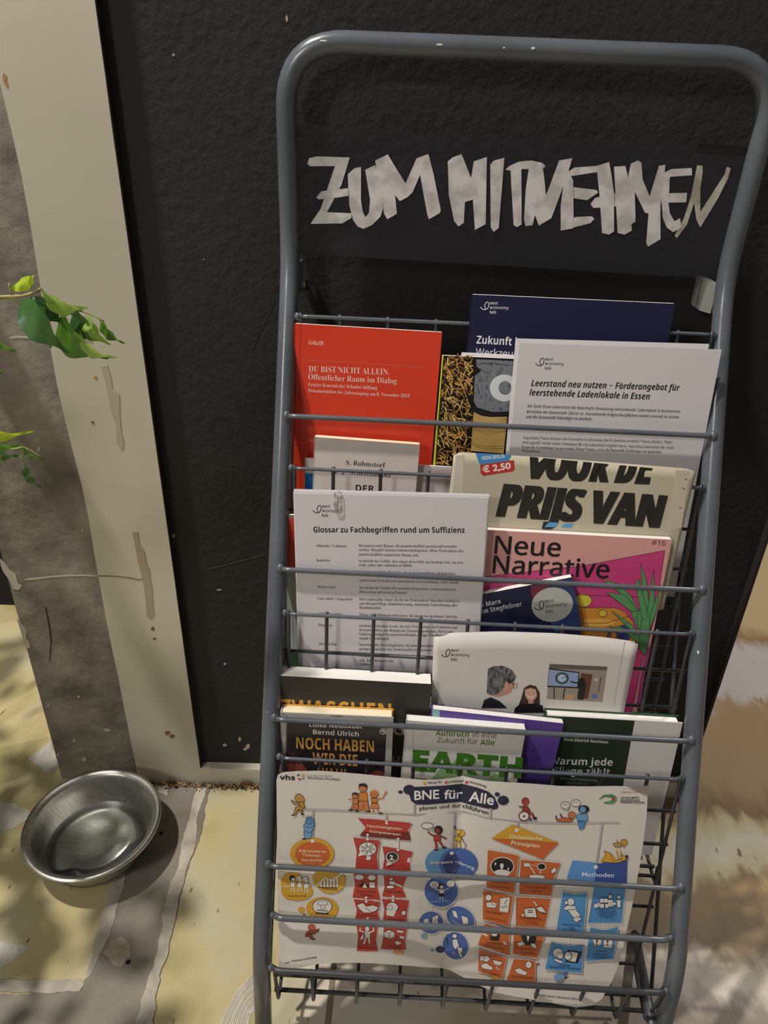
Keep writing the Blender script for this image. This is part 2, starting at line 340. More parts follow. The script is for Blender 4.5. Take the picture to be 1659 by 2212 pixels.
for px in ((595, 612, 2, 7), (594, 640, 3, 12), (597, 790, 2, 6), (612, 91, 16, 3), (700, 88, 10, 2), (950, 96, 9, 2), (1150, 104, 7, 2), (1085, 103, 8, 1.5), (572, 1170, 3, 2), (578, 1536, 3, 4), (562, 1575, 2, 3), (1596, 385, 2, 8), (1508, 1405, 3, 11), (1540, 1095, 8, 2), (1469, 2050, 2, 6)):
    x, y, rx, ry = px; d = ray(x, y).normalized(); best = None           # nearest place on the tube's axis, then out to its near side
    for p in path:
        for q in (0,): 
            e = (EYE + d * (p - EYE).dot(d) - p).length
            if best is None or e < best[0]: best = (e, p)
    i = path.index(best[1]); best = None
    for j in (i - 1, i):
        if 0 <= j < len(path) - 1:
            for q in range(41):
                p = path[j].lerp(path[j + 1], q / 40); hit = EYE + d * (p - EYE).dot(d); e = (hit - p).length
                if best is None or e < best[0]: best = (e, p)
    e, p = best
    if e > TR * .97: continue
    t_ = (p - EYE).dot(d) - math.sqrt(max(0, TR * TR - e * e)); c = EYE + d * t_; nn = (c - p).normalized(); u = nn.cross(d).normalized() if nn.cross(d).length > .05 else Vector((1, 0, 0)); ux = (Vector((1, 0, 0)) - nn * nn.x).normalized(); uz = nn.cross(ux)
    k = .00047; pts = [c + nn * .00012 + ux * (math.cos(a) * rx * k * random.uniform(.6, 1.1)) + uz * (math.sin(a) * ry * k * random.uniform(.6, 1.1)) for a in [j * math.pi / 4 for j in range(8)]]
    m = MB(); m.add(pts, [tuple(range(8))]); m.build('paint_chip', CH, frame)
for side in (1,):                                                  # rear foot strut
    s = S1 - .018 if side else S0 + .018
    a = rk(s, .665, TC + .004)
    b = onfloor(1372, 2020, .008) if side else Vector((-.150, .612, .008))
    m = MB(); m.tube([a, b], .0060, 12); m.ball(b, .0064, 10, 6); m.build('foot_strut', DARKSHADE_WIRE, rack, True)
BAR_R, RAIL_R = .0029, .0020
WELD = STEEL
def crossbar(t, r, name, d=0.0, inside=False, e0=0.0, e1=0.0, mat=None):
    m = MB(); s0, s1 = (S0 + .011, S1 - .011) if inside else (S0 + .004, S1 - .004)
    s0 += e0; s1 -= e1
    pts = [rk(s0, t, d + (.004 if not inside else .006)), rk(s0 + .008, t, d), rk(s1 - .008, t, d), rk(s1, t, d + (.004 if not inside else .006))]
    m.tube(rounded(pts, .004, 4), r, 10)
    o = m.build(name, mat or STEEL, rack, True)
    for s in (s0, s1):
        w = MB(); w.ball(rk(s, t, d + .004), .0054 if not inside else .0040, 10, 7, (.9, .9, 1.15)); w.build('weld_bead', WELD, o, True)
    return o
BARS = [0.0, .164, .328, .492]; RAILS = [-.1055, .055, .212, .371]
for t in BARS: crossbar(t, BAR_R, 'crossbar')
for t in RAILS: crossbar(t, RAIL_R, 'rail', 0.001, True)
crossbar(.550, .0036, 'crossbar', 0.0, True)
crossbar(.6115, .0033, 'crossbar', 0.002, True, mat=DARKSHADE_WIRE)
m = MB(); m.tube([rk(.008, .675, .0590), rk(.449, .675, .0590)], .0027, 8); m.build('cross_wire', DARKSHADE_WIRE, rack, True)
SL = .334
def comb_d(k, t): return .006 + SL * (t - RAILS[k])
SV = [.0555 + .0508 * i for i in range(8)]
SE = [.014, .4465]
for k in range(4):
    t0 = RAILS[k]; tb = t0 + .278; db_ = comb_d(k, tb)
    front_t = tb + .026; front_d = db_ - .045
    for s in SV + SE:
        pts = [rk(s, t0 - .0035, .002), rk(s, t0 + .004, .0035), rk(s, tb, db_), rk(s, front_t, front_d)]
        if k == 3:
            pts = pts[:-1] + [rk(s, .682, .0525), rk(s, .6115, .005)]
        else:
            pts += [rk(s, front_t - .022, front_d - .006)]
        m = MB(); m.tube(rounded(pts, [.003, .006, .006] , 3), .0021, 7); m.build('upright_wire', SHADED_WIRE, rack, True)
    for i in range(1, 7):
        t = t0 + .046 * i; m = MB(); d = comb_d(k, t) + .0038
        m.tube([rk(.006, t, d), rk(.453, t, d)], .0020, 8); m.build('cross_wire', SHADED_WIRE, rack, True)
    m = MB(); m.tube([rk(.008, front_t - .012, front_d + .014), rk(.450, front_t - .012, front_d + .014)], .0022, 8); m.build('cross_wire', SHADED_WIRE, rack, True)
for s, d in ((.001, .060), (.4575, .070)):
    m = MB(); m.tube([rk(s, -.02, d), rk(s, .655, d)], .0024, 8); m.build('side_wire', SHADED_WIRE, rack, True)
# wall brackets with their bolts
for side, (bx, by) in ((0, (655, 611)), (1, (1503, 652))):
    s = S1 if side else S0
    p = rk(s, -.158, TC); wp = onwall(bx, by, BY)
    sg = -1 if side else 1
    m = MB(); q = p + Vector((sg * .0085, -.002, .004))
    m.box(q, (sg * (.007 if side else .002), .012, 0), (0, .030, 0) if side else (0, .022, 0), (0, 0, -.032)); br = m.build('wall_bracket', flat((128, 128, 120), .4) if side else STEEL, rack)
    m = MB(); m.tube([wp, wp - Vector((0, .008, 0))], .0042, 6); m.tube([wp - Vector((0, .008, 0)), wp - Vector((0, .013, 0))], .0026, 8); m.build('bolt', flat((190, 184, 170), .3, 1), br)

# header: a sheet of clear plastic with hand painted letters
HP = bendL + Vector((0, .004, 0)); HN = Vector(RX.cross(-up)).normalized()
if HN.y < 0: HN = -HN
hp = lambda x, y, l=0: at(x, y, HP - HN * (.0006 + l * .0002), HN)
am = bpy.data.materials.new('clear_plastic'); am.use_nodes = True; nd = am.node_tree.nodes; L = am.node_tree.links
b = nd['Principled BSDF']; b.inputs['Base Color'].default_value = lin((92, 92, 98)); b.inputs['Roughness'].default_value = .12; b.inputs['Specular IOR Level'].default_value = .6
tr = nd.new('ShaderNodeBsdfTransparent'); tr.inputs[0].default_value = (.82, .82, .84, 1); mx = nd.new('ShaderNodeMixShader'); mx.inputs[0].default_value = .11
L.new(tr.outputs[0], mx.inputs[1]); L.new(b.outputs[0], mx.inputs[2]); L.new(mx.outputs[0], nd['Material Output'].inputs[0])
c4 = [hp(632, 268), hp(1668, 322), hp(1578, 604), hp(622, 546)]
m = MB(); m.add([p for p in c4] + [p + HN * .0012 for p in c4], [(0, 1, 2, 3), (7, 6, 5, 4), (0, 4, 5, 1), (1, 5, 6, 2), (2, 6, 7, 3), (3, 7, 4, 0)])
sign = m.build('plastic_sheet', am); sign['label'] = 'clear plastic header sheet lettered ZUM MITNEHMEN in white brush strokes'; sign['category'] = 'sign'
A2 = lambda L_: [(560 + x / 3.016, 40 + y / 3.016) for x, y in L_]
A3 = lambda L_: [(1100 + x / 2.968, 40 + y / 2.968) for x, y in L_]
LET = [
 A2([(313,945),(325,910),(375,898),(590,905),(565,962),(330,962)]), A2([(495,955),(590,905),(535,1085),(440,1265),(335,1335),(400,1240),(420,1180)]),
 A2([(372,1165),(405,1125),(580,1105),(580,1155),(520,1165),(385,1178)]), A2([(335,1338),(360,1300),(440,1262),(600,1268),(600,1300),(540,1335)]),
 A2([(577,1015),(620,975),(663,967),(662,1180),(675,1260),(692,1295),(715,1265),(722,1180),(690,985),(755,955),(800,1100),(806,1240),(790,1290),(735,1345),(680,1370),(640,1355),(610,1310),(588,1220),(580,1100)]),
 A2([(755,925),(838,885),(870,940),(953,1075),(1025,910),(1102,883),(1135,1010),(1183,1250),(1175,1268),(1105,1308),(1095,1280),(1048,1018),(1000,1130),(965,1165),(915,1190),(885,1150),(897,1272),(835,1308),(812,1270),(800,1150),(770,1020)]),
 A2([(1228,930),(1260,905),(1318,883),(1345,950),(1380,1040),(1398,930),(1483,902),(1475,1340),(1405,1378),(1392,1180),(1340,1195),(1333,1330),(1298,1355),(1270,1320),(1235,1150)]),
 A2([(1505,950),(1530,925),(1597,907),(1560,1365),(1528,1390),(1508,1360)]),
 A3([(-25,969),(0,945),(60,918),(140,910),(210,925),(232,945),(215,965),(80,965),(0,975)]), A3([(8,965),(78,965),(80,1320),(50,1337),(28,1325),(15,1100)]),
 A3([(125,965),(210,930),(222,1000),(236,1135),(320,910),(405,895),(385,960),(330,1120),(270,1280),(190,1328),(165,1260),(150,1325),(105,1330),(95,1290),(105,1100)]),
 A3([(375,960),(410,1040),(413,1270),(410,1345),(330,1360),(330,1200),(345,1080)]), A3([(370,985),(420,955),(560,945),(600,935),(560,985),(400,1010)]),
 A3([(370,1120),(410,1080),(560,1100),(570,1115),(500,1165),(400,1150)]), A3([(330,1360),(335,1310),(430,1272),(530,1268),(545,1285),(520,1312),(430,1335)]),
 A3([(560,945),(640,920),(655,1000),(672,1120),(672,1365),(640,1385),(595,1375),(580,1150)]), A3([(520,1190),(550,1150),(680,1120),(760,1150),(770,1200),(600,1210),(540,1215)]),
 A3([(672,950),(745,945),(760,1010),(785,1150),(785,1360),(740,1385),(695,1375),(685,1200)]),
 A3([(780,930),(825,910),(848,925),(855,1030),(900,1140),(960,945),(1000,937),(995,1020),(970,1200),(970,1415),(890,1462),(878,1440),(893,1250),(870,1245),(805,1110),(810,1300),(770,1330),(760,1150),(765,1000)]),
 A3([(1000,985),(1040,965),(1170,958),(1172,1005),(1030,1015),(1025,1120),(1140,1118),(1135,1178),(1020,1180),(1030,1250),(1060,1300),(1095,1280),(1105,1340),(1050,1370),(1010,1340),(985,1280),(975,1150),(985,1000)]),
 A3([(1205,940),(1240,945),(1240,990),(1225,1090),(1225,1240),(1380,1000),(1395,950),(1420,960),(1405,1020),(1340,1150),(1225,1340),(1200,1290),(1185,1180),(1140,1320),(1075,1408),(1060,1390),(1120,1280),(1165,1140)])]
CHALK = noisy('white_brush_paint', [(180, 176, 174), (212, 208, 206)], 60, 5, .6, stops=[.38, .6])
CHALK2 = noisy('thin_brush_paint', [(150, 144, 130), (190, 186, 170)], 60, 5, .6, stops=[.38, .6])
for i, pl in enumerate(LET):
    link('brush_stroke', [hp(x, y, 1 + i % 4) for x, y in pl], [tuple(range(len(pl)))], CHALK2 if i == len(LET) - 1 else CHALK, sign)
tp = [hp(1506, 309, 6), hp(1625, 318, 6), hp(1622, 336, 6), hp(1504, 330, 6)]
link('tape_strip', tp, [(0, 1, 2, 3)], flat((24, 23, 22), .5), sign)

# ------------------------------------------------------------------ print on flat and bent sheets
def load_font(n):
    try: return bpy.data.fonts.load(bpy.utils.system_resource('DATAFILES') + '/fonts/' + n)
    except Exception: return None
SANS, MATHF = load_font('NotoSansHebrew-Regular.woff2'), load_font('NotoSansMath-Regular.woff2')
_tc = bpy.data.curves.new('lettering', 'FONT'); _to = bpy.data.objects.new('lettering', _tc)
_BF = _tc.font
STY = {'s': (0x1D400, 0x1D41A, 0x1D7CE), 'N': (0x1D5D4, 0x1D5EE, 0x1D7EC), 'I': (0x1D63C, 0x1D656, 0x1D7EC)}   # serif, bold, bold slanted
UML = {'ä': 'a', 'ö': 'o', 'ü': 'u', 'Ä': 'A', 'Ö': 'O', 'Ü': 'U'}
def style(t, k):
    U, L_, D_ = STY[k]
    return ''.join(chr(U + ord(c) - 65) if 'A' <= c <= 'Z' else chr(L_ + ord(c) - 97) if 'a' <= c <= 'z' else chr(D_ + ord(c) - 48) if '0' <= c <= '9' else '\U0001D6C3' if c == 'ß' else '\u2212' if c == '–' else c for c in t)
def _mesh(t):
    _tc.body = t; me = _to.to_mesh(); v = [(p.co.x, p.co.y) for p in me.vertices]; f = [tuple(p.vertices) for p in me.polygons]; _to.to_mesh_clear(); return v, f
CAPS = {}
def glyphs(s, font, bold):
    if font in STY and not MATHF: font = 'b'
    _tc.font = _BF; dots = []
    if font == 'n' and SANS: _tc.font = SANS
    if font in STY: _tc.font = MATHF
    _tc.offset = bold; _tc.resolution_u = 3 if len(s) < 30 else 2
    q = (lambda t: style(t, font)) if font in STY else (lambda t: t)
    if font not in CAPS:
        _tc.offset = 0; CAPS[font] = max(y for x, y in _mesh(q('H'))[0]); _tc.offset = bold
    cap = CAPS[font]
    if font in STY:
        plain = ''.join(UML.get(c, c) for c in s)
        for i, c in enumerate(s):
            if c in UML:
                w_ = _mesh(q(UML[c]))[0]; ww = max(x for x, y in w_) - min(x for x, y in w_)
                dots.append((i, ww, max(y for x, y in w_)))
        v, f = _mesh(q(plain))
        for i, ww, top in dots:
            xr = max(x for x, y in _mesh(q(plain[:i + 1]))[0]); c_ = xr - ww / 2; r = cap * .085
            for sx in (-1, 1):
                k = len(v); v += [(c_ + sx * ww * .24 + r * math.cos(a), top + cap * .16 + r * math.sin(a)) for a in [j * math.pi / 4 for j in range(8)]]; f.append(tuple(range(k, k + 8)))
    else: v, f = _mesh(s)
    return v, f, cap
def tri_poly(pts, maxe):
    bm = bmesh.new(); vs = [bm.verts.new((x, y, 0)) for x, y in pts]
    try: bm.faces.new(vs)
    except Exception: bm.free(); return [], []
    bmesh.ops.triangulate(bm, faces=bm.faces[:])
    if maxe:
        for _ in range(5):
            e = [e for e in bm.edges if e.calc_length() > maxe]
            if not e: break
            bmesh.ops.subdivide_edges(bm, edges=e, cuts=1); bmesh.ops.triangulate(bm, faces=bm.faces[:])
    bm.verts.index_update()
    v = [(q.co.x, q.co.y) for q in bm.verts]; f = [tuple(q.index for q in p.verts) for p in bm.faces]; bm.free(); return v, f
def cut_long(v, f, w):
    k = w / max(1e-6, max(a for a, b in v) - min(a for a, b in v)); bm = bmesh.new(); q = [bm.verts.new((a, b, 0)) for a, b in v]
    for t in f:
        try: bm.faces.new([q[i] for i in t])
        except Exception: pass
    for _ in range(3):
        e = [e for e in bm.edges if e.calc_length() * k > 12]
        if not e: break
        bmesh.ops.subdivide_edges(bm, edges=e, cuts=1); bmesh.ops.triangulate(bm, faces=bm.faces[:])
    bm.verts.index_update(); v = [(a.co.x, a.co.y) for a in bm.verts]; f = [tuple(a.index for a in p.verts) for p in bm.faces]; bm.free(); return v, f
class Sheet:
    """a plane in the rack on which things are drawn by where the lens sees them"""
    def __init__(s, t, d, slope, yaw=0.0, disp=None, maxe=0):
        s.n = (RN - RD * slope + RX * yaw).normalized(); s.o = rk(0, t, d); s.disp = disp; s.maxe = maxe
        s.ed = (RD + RN * slope); s.ed = (s.ed - s.n * s.ed.dot(s.n)).normalized()
        s.ex = s.ed.cross(s.n); s.ex = s.ex if s.ex.x > 0 else -s.ex
        s.boxes = []; s.V = {'l': ([], [], []), 'p': ([], [], [])}; s.mats = {'l': [], 'p': []}
    def P(s, x, y, off=0.0):
        p = at(x, y, s.o - s.n * off, s.n)
        if s.disp:
            for _ in range(3):
                q = p - s.o; dd = s.disp(x, y, q.dot(s.ex), q.dot(s.ed)); p = at(x, y, s.o + s.n * (dd - off), s.n)
        return p
    def raw(s, kind, v, f, col, rough=.5):
        bx = (min(a for a, b in v), min(b for a, b in v), max(a for a, b in v), max(b for a, b in v))
        rank = 1 + max([r for (x0, y0, x1, y1, r) in s.boxes if x0 < bx[2] and bx[0] < x1 and y0 < bx[3] and bx[1] < y1], default=0)
        s.boxes.append(bx + (rank,)); off = (.00035 if s.disp else .0001) + (.00009 if s.disp else .00003) * rank
        if s.disp and isinstance(col, tuple): g_ = sum(col) / 3; col = tuple(int((v * .93 + g_ * .07) * .92) for v in col)
        m = col if not isinstance(col, tuple) else flat(col, rough)
        if m not in s.mats[kind]: s.mats[kind].append(m)
        V, Fc, I = s.V[kind]; k = len(V); mi = s.mats[kind].index(m)
        V += [s.P(x, y, off) for x, y in v]; Fc += [tuple(i + k for i in q) for q in f]; I += [mi] * len(f)
    def poly(s, pts, col, line=None, lw=1.0, rough=.5):
        v, f = tri_poly(pts, s.maxe); s.raw('p', v, f, col, rough)
        if line: s.stroke(list(pts) + [pts[0]], lw, line)
    def ell(s, cx, cy, rx, ry=None, col=(0, 0, 0), rot=0.0, line=None, lw=1.0, n=20):
        ry = ry or rx; c, q = math.cos(rot), math.sin(rot)
        s.poly([(cx + rx * math.cos(a) * c - ry * math.sin(a) * q, cy + rx * math.cos(a) * q + ry * math.sin(a) * c) for a in [2 * math.pi * i / n for i in range(n)]], col, line, lw)
    def stroke(s, pts, wd, col, kind='p'):
        v = []; f = []
        for i, (x, y) in enumerate(pts):
            a = pts[max(i - 1, 0)]; b = pts[min(i + 1, len(pts) - 1)]; dx, dy = b[0] - a[0], b[1] - a[1]; l = math.hypot(dx, dy) or 1
            v += [(x - dy / l * wd / 2, y + dx / l * wd / 2), (x + dy / l * wd / 2, y - dx / l * wd / 2)]
            if i: f.append((2 * i - 2, 2 * i - 1, 2 * i + 1, 2 * i))
        s.raw(kind, v, f, col)
    def text(s, body, p0, p1, h, col=(25, 24, 26), bold=0.0, font='b', shear=0.0, clip=None):
        v, f, cap = glyphs(body, font, bold)
        if not v: return
        if s.maxe: v, f = cut_long(v, f, abs(p1[0] - p0[0]))
        x0 = min(a for a, b in v); x1 = max(a for a, b in v)
        ux, uy = p1[0] - p0[0], p1[1] - p0[1]
        P0 = s.P(*p0); P1 = s.P(*p1); u = (P1 - P0).normalized(); vu = s.n.cross(u); vu = vu if vu.z > 0 else -vu
        q = proj(P0 + vu * .01); q0 = proj(P0); dx, dy = q[0] - q0[0], q[1] - q0[1]; k = h / abs(dy); dx *= k; dy *= k
        pts = [(p0[0] + ux * (a - x0 + shear * b) / (x1 - x0) + dx * b / cap, p0[1] + uy * (a - x0) / (x1 - x0) + dy * b / cap) for a, b in v]
        if clip: pts = [(a, max(b, clip(a))) for a, b in pts]
        s.raw('l', pts, f, col)
    def done(s, parent):
        for kind, nm in (('p', 'printed_picture'), ('l', 'printed_lettering')):
            V, Fc, I = s.V[kind]
            if V: link(nm, V, Fc, s.mats[kind], parent, False, I)['kind'] = 'stuff'
    # boxes in the sheet's own axes, p = corner on the front plane
    def rect(s, TL, TRt, h):
        a, b = s.P(*TL), s.P(*TRt); u = (b - a).normalized(); v = s.n.cross(u); v = v if v.z < 0 else -v
        return a, u, v, (b - a).length, h
def logo(sh, x, y, k, col, ang=0.0):
    """looped line and three short words; (x, y) left end of the loop, k px per unit (width 62)"""
    c, q = math.cos(ang), math.sin(ang)
    T = lambda a, b: (x + (a * c - b * q) * k, y + (a * q + b * c) * k)
    sq = [(0, 0), (2, 3), (6, 6), (11, 6), (16, 3), (18, -2), (18.5, -7), (17, -10), (15, -11), (11, -8), (9, -3), (10, 2), (12, 5)]
    sh.stroke([T(*p) for p in sq], 1.7 * k, col)
    for wd, a, b, ln, fw in (('next', 21, -5.5, 17, 4.6), ('economy', 21, 4.2, 41, 4.4), ('lab', 20.5, 14.5, 13.5, 1.5)):
        h = 6.6 * k
        sh.text(wd[0], T(a, b), T(a + fw, b), h, col, 0, 'N')
        sh.text(wd[1:], T(a + fw + 1, b), T(a + ln, b + ln * .03), h, col, .004, 'n')
def book(name, label, cat, sh, TL, TRt, h, th, cov, pages=None, back=None, board=0.0, over=0.0, spine=None, group=None):
    a, u, v, wd, h = sh.rect(TL, TRt, h); n = sh.n
    root = empty(name, a + u * wd / 2 + v * h + n * th / 2, label, cat, group); ct = board or .0004
    m = MB(); m.box(a, u * wd, v * h, n * ct); fc = m.build('front_cover', cov, root)
    m = MB(); m.box(a + n * ct + u * (.001) + v * over, u * (wd - .0015 - over), v * (h - 2 * over - .0005), n * (th - 2 * ct)); m.build('page_block', pages or PAGES, root)
    m = MB(); m.box(a + n * (th - ct) , u * wd, v * h, n * ct); m.build('back_cover', back or cov, root)
    m = MB(); m.box(a - u * .0004, u * (.0012), v * h, n * th); m.build('spine', spine or cov, root)
    return root, fc
def leafsheet(name, sh, TL, TRt, h, n=1, gap=.0006, mat=PAPER, shifts=None, parent=None, curl=0.0):
    a, u, v, wd, h = sh.rect(TL, TRt, h); out = None
    for i in range(n):
        dx, dy, rt = (shifts[i] if shifts else (0, 0, 0)); G = 10; vs = []; fs = []
        for side in (0, 1):
            for r in range(G + 1):
                for c in range(G + 1):
                    p = u * (wd * c / G) + v * (h * r / G)
                    p = p + u * (dx + rt * h * r / G) + v * (dy + rt * wd * -c / G)
                    cu = curl * max(0, (c / G - .6)) ** 2 * max(0, 1 - r / G * 1.4)
                    vs.append(a + p + sh.n * (gap * i + (.0003 if side else 0) + cu))
        K = (G + 1) ** 2
        for r in range(G):
            for c in range(G):
                q = r * (G + 1) + c
                fs.append((q, q + G + 1, q + G + 2, q + 1)); fs.append((K + q, K + q + 1, K + q + G + 2, K + q + G + 1))
        for c in range(G):
            fs.append((c, c + 1, K + c + 1, K + c)); q = G * (G + 1) + c; fs.append((q + 1, q, K + q, K + q + 1))
            q = c * (G + 1); fs.append((q + G + 1, q, K + q, K + q + G + 1)); q += G; fs.append((q, q + G + 1, K + q + G + 1, K + q))
        o = link(name, vs, fs, mat, parent); out = out or o
    return out

K_ = (26, 25, 27)
# ---- pocket 1 -------------------------------------------------------------
def pk(k, off, slope=SL, t=None): t = RAILS[k] if t is None else t; return Sheet(t, comb_d(k, t) - off, slope)
s = pk(0, .009); NAVY = flat((26, 28, 62), .35)
r_, fc = book('navy_booklet', 'navy blue booklet rising highest at the back of the top pocket', 'booklet', s, (1020, 636), (1458, 656), .297, .006, NAVY)
logo(s, 1038, 663, .98, (225, 225, 232))
s.text('Zukunft b', (1029, 742), (1122, 747), 17, (232, 232, 238), .0, 'N'); s.text('Werkzeugkoffer', (1027, 768), (1176, 776), 16, (225, 225, 232), 0, 'n')
s.done(fc)
s = pk(0, .0095); RED = noisy('red_card', [(204, 52, 28), (212, 60, 34)], 6, 3, .33, spec=.5)
r_, fc = book('red_book', 'bright red paperback with small white serif lettering in the top pocket', 'book', s, (637, 699), (955, 718), .232, .0065, RED)
W = (238, 214, 204)
s.text('GrKo19', (667, 744), (698, 746), 8.5, W, -.002, 's')
s.stroke([(665, 779), (760, 783), (910, 793)], .8, (226, 120, 100))
s.text('DU BIST NICHT ALLEIN.', (667, 803), (841, 810), 13, W, -.008, 's'); s.text('Öffentlicher Raum im Dialog', (666, 820), (857, 829), 12.5, W, -.008, 's')
s.text('Großer Konvent der Schader-Stiftung', (666, 834), (815, 842), 8, W, -.008, 's'); s.text('Dokumentation der Jahrestagung am 8. November 2019', (666, 847), (885, 859), 7.5, W, -.008, 's')
s.text('Schader-Stiftung', (664, 953), (730, 957), 5, (230, 150, 130)); s.stroke([(636, 956), (668, 957), (760, 962)], .7, (222, 110, 90)); s.stroke([(648, 700), (648, 800), (649, 1100)], .8, (168, 30, 20))
s.done(fc)
s = pk(0, .0165)
YEL = flat((214, 208, 40), .4)
r_, fc = book('straw_magazine', 'magazine with golden straw and denim photo cover and yellow spine', 'magazine', s, (956, 768), (1392, 788), .290, .005, flat((24, 20, 18), .3), spine=YEL)
m = MB(); a, u, v, wd, hh = s.rect((998, 763), (1392, 783), .28); m.box(a + s.n * .0055, u * (wd - .01), v * hh, s.n * .0008); m.build('loose_sheet', PAPERB, r_)
s.poly([(955, 768), (958, 768), (938, 1010), (935, 1010)], (222, 216, 40))
rr = random.Random(4)
straw = [(186, 140, 62), (214, 172, 88), (150, 104, 44), (226, 190, 112), (112, 74, 30), (168, 122, 52)]
def clipx(y): return 958 - (y - 768) * .083, 1022 - (y - 768) * .01
for y in range(770, 1004, 5):                                        # dense chaff, then long stalks
    x0, x1 = clipx(y)
    for _ in range(7):
        if 850 < y < 905 and rr.random() < .55: continue
        x = rr.uniform(x0 + 3, x1 - 2); a = rr.uniform(0, 3.1); l = rr.uniform(4, 9)
        xa, xb = max(x0 + 1, min(x1, x - l * math.cos(a))), max(x0 + 1, min(x1, x + l * math.cos(a)))
        s.stroke([(xa, y - l * math.sin(a)), ((xa + xb) / 2 + rr.uniform(-1, 1), y), (xb, y + l * math.sin(a))], rr.uniform(1.2, 3.0), rr.choice(straw))
for _ in range(30):
    y0 = rr.uniform(775, 960); x0, x1 = clipx(y0); xa = rr.uniform(x0 + 2, x1 - 12); a = rr.uniform(-1.3, 1.5); l = rr.uniform(25, 75)
    xb = max(x0 - 2, min(x1, xa + l * math.cos(a) * .7)); yb = min(1003, max(770, y0 + l * abs(math.sin(a))))
    if xb < clipx(yb)[0] + 2: continue
    s.stroke([(xa, y0), ((xa + xb) / 2 + 1.5, (y0 + yb) / 2 - 1), (xb, yb)], rr.uniform(.9, 1.8), rr.choice(straw[1:4]))
DEN = noisy('denim_print', [(84, 88, 96), (128, 132, 140), (108, 112, 122)], 420, 3, .5, vec=(1, 1, .4), stops=[.35, .5, .65])
s.poly([(1028, 776), (1112, 780), (1102, 880), (1096, 893), (1060, 889), (1030, 880), (1023, 866), (1026, 812), (1040, 800), (1030, 792)], DEN)
s.poly([(1022, 872), (1030, 882), (1060, 890), (1098, 889), (1096, 900), (1060, 902), (1034, 896), (1021, 885)], (18, 17, 18))
TAN = noisy('tan_boot_print', [(170, 136, 74), (196, 164, 100)], 30, 3, .4)
s.poly([(1023, 890), (1040, 898), (1060, 901), (1096, 900), (1088, 980), (1017, 974)], TAN)
s.stroke([(1018, 952), (1030, 960), (1050, 965), (1088, 964)], 1, (110, 82, 40)); s.stroke([(1018, 957), (1030, 965), (1050, 970), (1088, 969)], 1, (110, 82, 40)); s.stroke([(1022, 925), (1050, 938), (1092, 932)], .8, (140, 108, 58))
s.stroke([(1035, 786), (1060, 784), (1100, 790)], 1.6, (50, 52, 58)); s.stroke([(1038, 800), (1056, 806), (1062, 800)], 1.6, (60, 62, 68))
s.ell(1089, 838, 31, 29, (216, 218, 222), 0, None, 1, 32); s.ell(1091, 838, 14, 15, DEN, 0, None, 1, 28)
s.done(fc)
s = pk(0, .0215)
r_, fc = book('white_booklet', 'white booklet with a blue band at its left edge behind a cream book', 'booklet', s, (659, 990), (976, 1009), .155, .003, flat((214, 206, 202), .5))
s.poly([(659, 1022), (680, 1024), (680, 1090), (659, 1090)], (22, 112, 206)); s.done(fc)
s = pk(0, .033)
CRC = noisy('cream_cover', [(208, 196, 188), (214, 203, 196)], 40, 3, .55)
r_, fc = book('cream_paperback', 'cream paperback with thin serif lettering standing before the red book', 'book', s, (680, 945), (907, 962), .165, .011, CRC, CREAMPAGES)
s.text('S. Rahmstorf', (747, 1004), (832, 1010), 10.5, (48, 44, 44), -.004, 's'); s.text('H. J. Schellnhuber', (716, 1022), (846, 1031), 10.5, (48, 44, 44), -.004, 's')
s.text('DER', (768, 1061), (808, 1063), 14, (34, 30, 32), 0, 'N'); s.text('KLIMAWANDEL', (718, 1085), (862, 1092), 13, (34, 30, 32), 0, 'N'); s.done(fc)
s = Sheet(-.095, -.0215, .335)
st = empty('paper_stack', s.P(1320, 1000), 'white sheets headed Leerstand neu nutzen leaning over the right tube', 'papers')
leafsheet('paper_sheet', s, (1122, 741), (1559, 755), .285, 1, mat=flat((206, 202, 203), .6), parent=st)
s2 = Sheet(-.095, -.0200, .335)
leafsheet('paper_sheet', s2, (1114, 731), (1531, 743), .290, 2, .0009, PAPERB, [(0, 0, 0), (.001, .001, 0)], parent=st)
logo(s, 1157, 784, .98, (44, 42, 44))
D = (24, 22, 24)
s.text('Leerstand neu nutzen – Förderangebot für', (1147, 834), (1468, 844), 13.5, D, 0, 'I')
s.text('leerstehende Ladenlokale in Essen', (1143, 854), (1403, 863), 13.5, D, 0, 'I')
G = (92, 88, 88)
for tx, a, b in (('Die Stadt Essen unterstützt die dauerhafte Umnutzung leerstehender Ladenlokale in bestimmten', (1139, 880), (1469, 892)),
                 ('Bereichen der Innenstadt. Ziel ist es, leerstehende Erdgeschossflächen wieder sinnvoll zu nutzen', (1137, 892), (1466, 904)),
                 ('und die Innenstadt lebendiger zu machen.', (1136, 903), (1278, 908))):
    s.text(tx, a, b, 6.6, G, -.006, 'I')
s.text('Was wird unterstützt?', (1134, 926), (1236, 932), 8.5, (60, 57, 58), 0, 'I')
for tx, a, b in (('Eigentümer*innen können eine kostenlose Erstberatung durch Quartiersarchitekt*innen erhalten. Dabei', (1130, 948), (1452, 958)),
                 ('wird geprüft, welche neuen Nutzungen für ein Ladenlokal möglich wären. Außerdem unterstützt die Stadt', (1128, 958), (1455, 970)),
                 ('Essen die Vermittlung von passenden Mieter*innen, sowie die finanzielle Förderung von baulichen', (1127, 968), (1428, 979)), ('Maßnahmen.', (1126, 976), (1166, 978))):
    s.text(tx, a, b, 6.2, G, -.006, 's')
s.done(st)

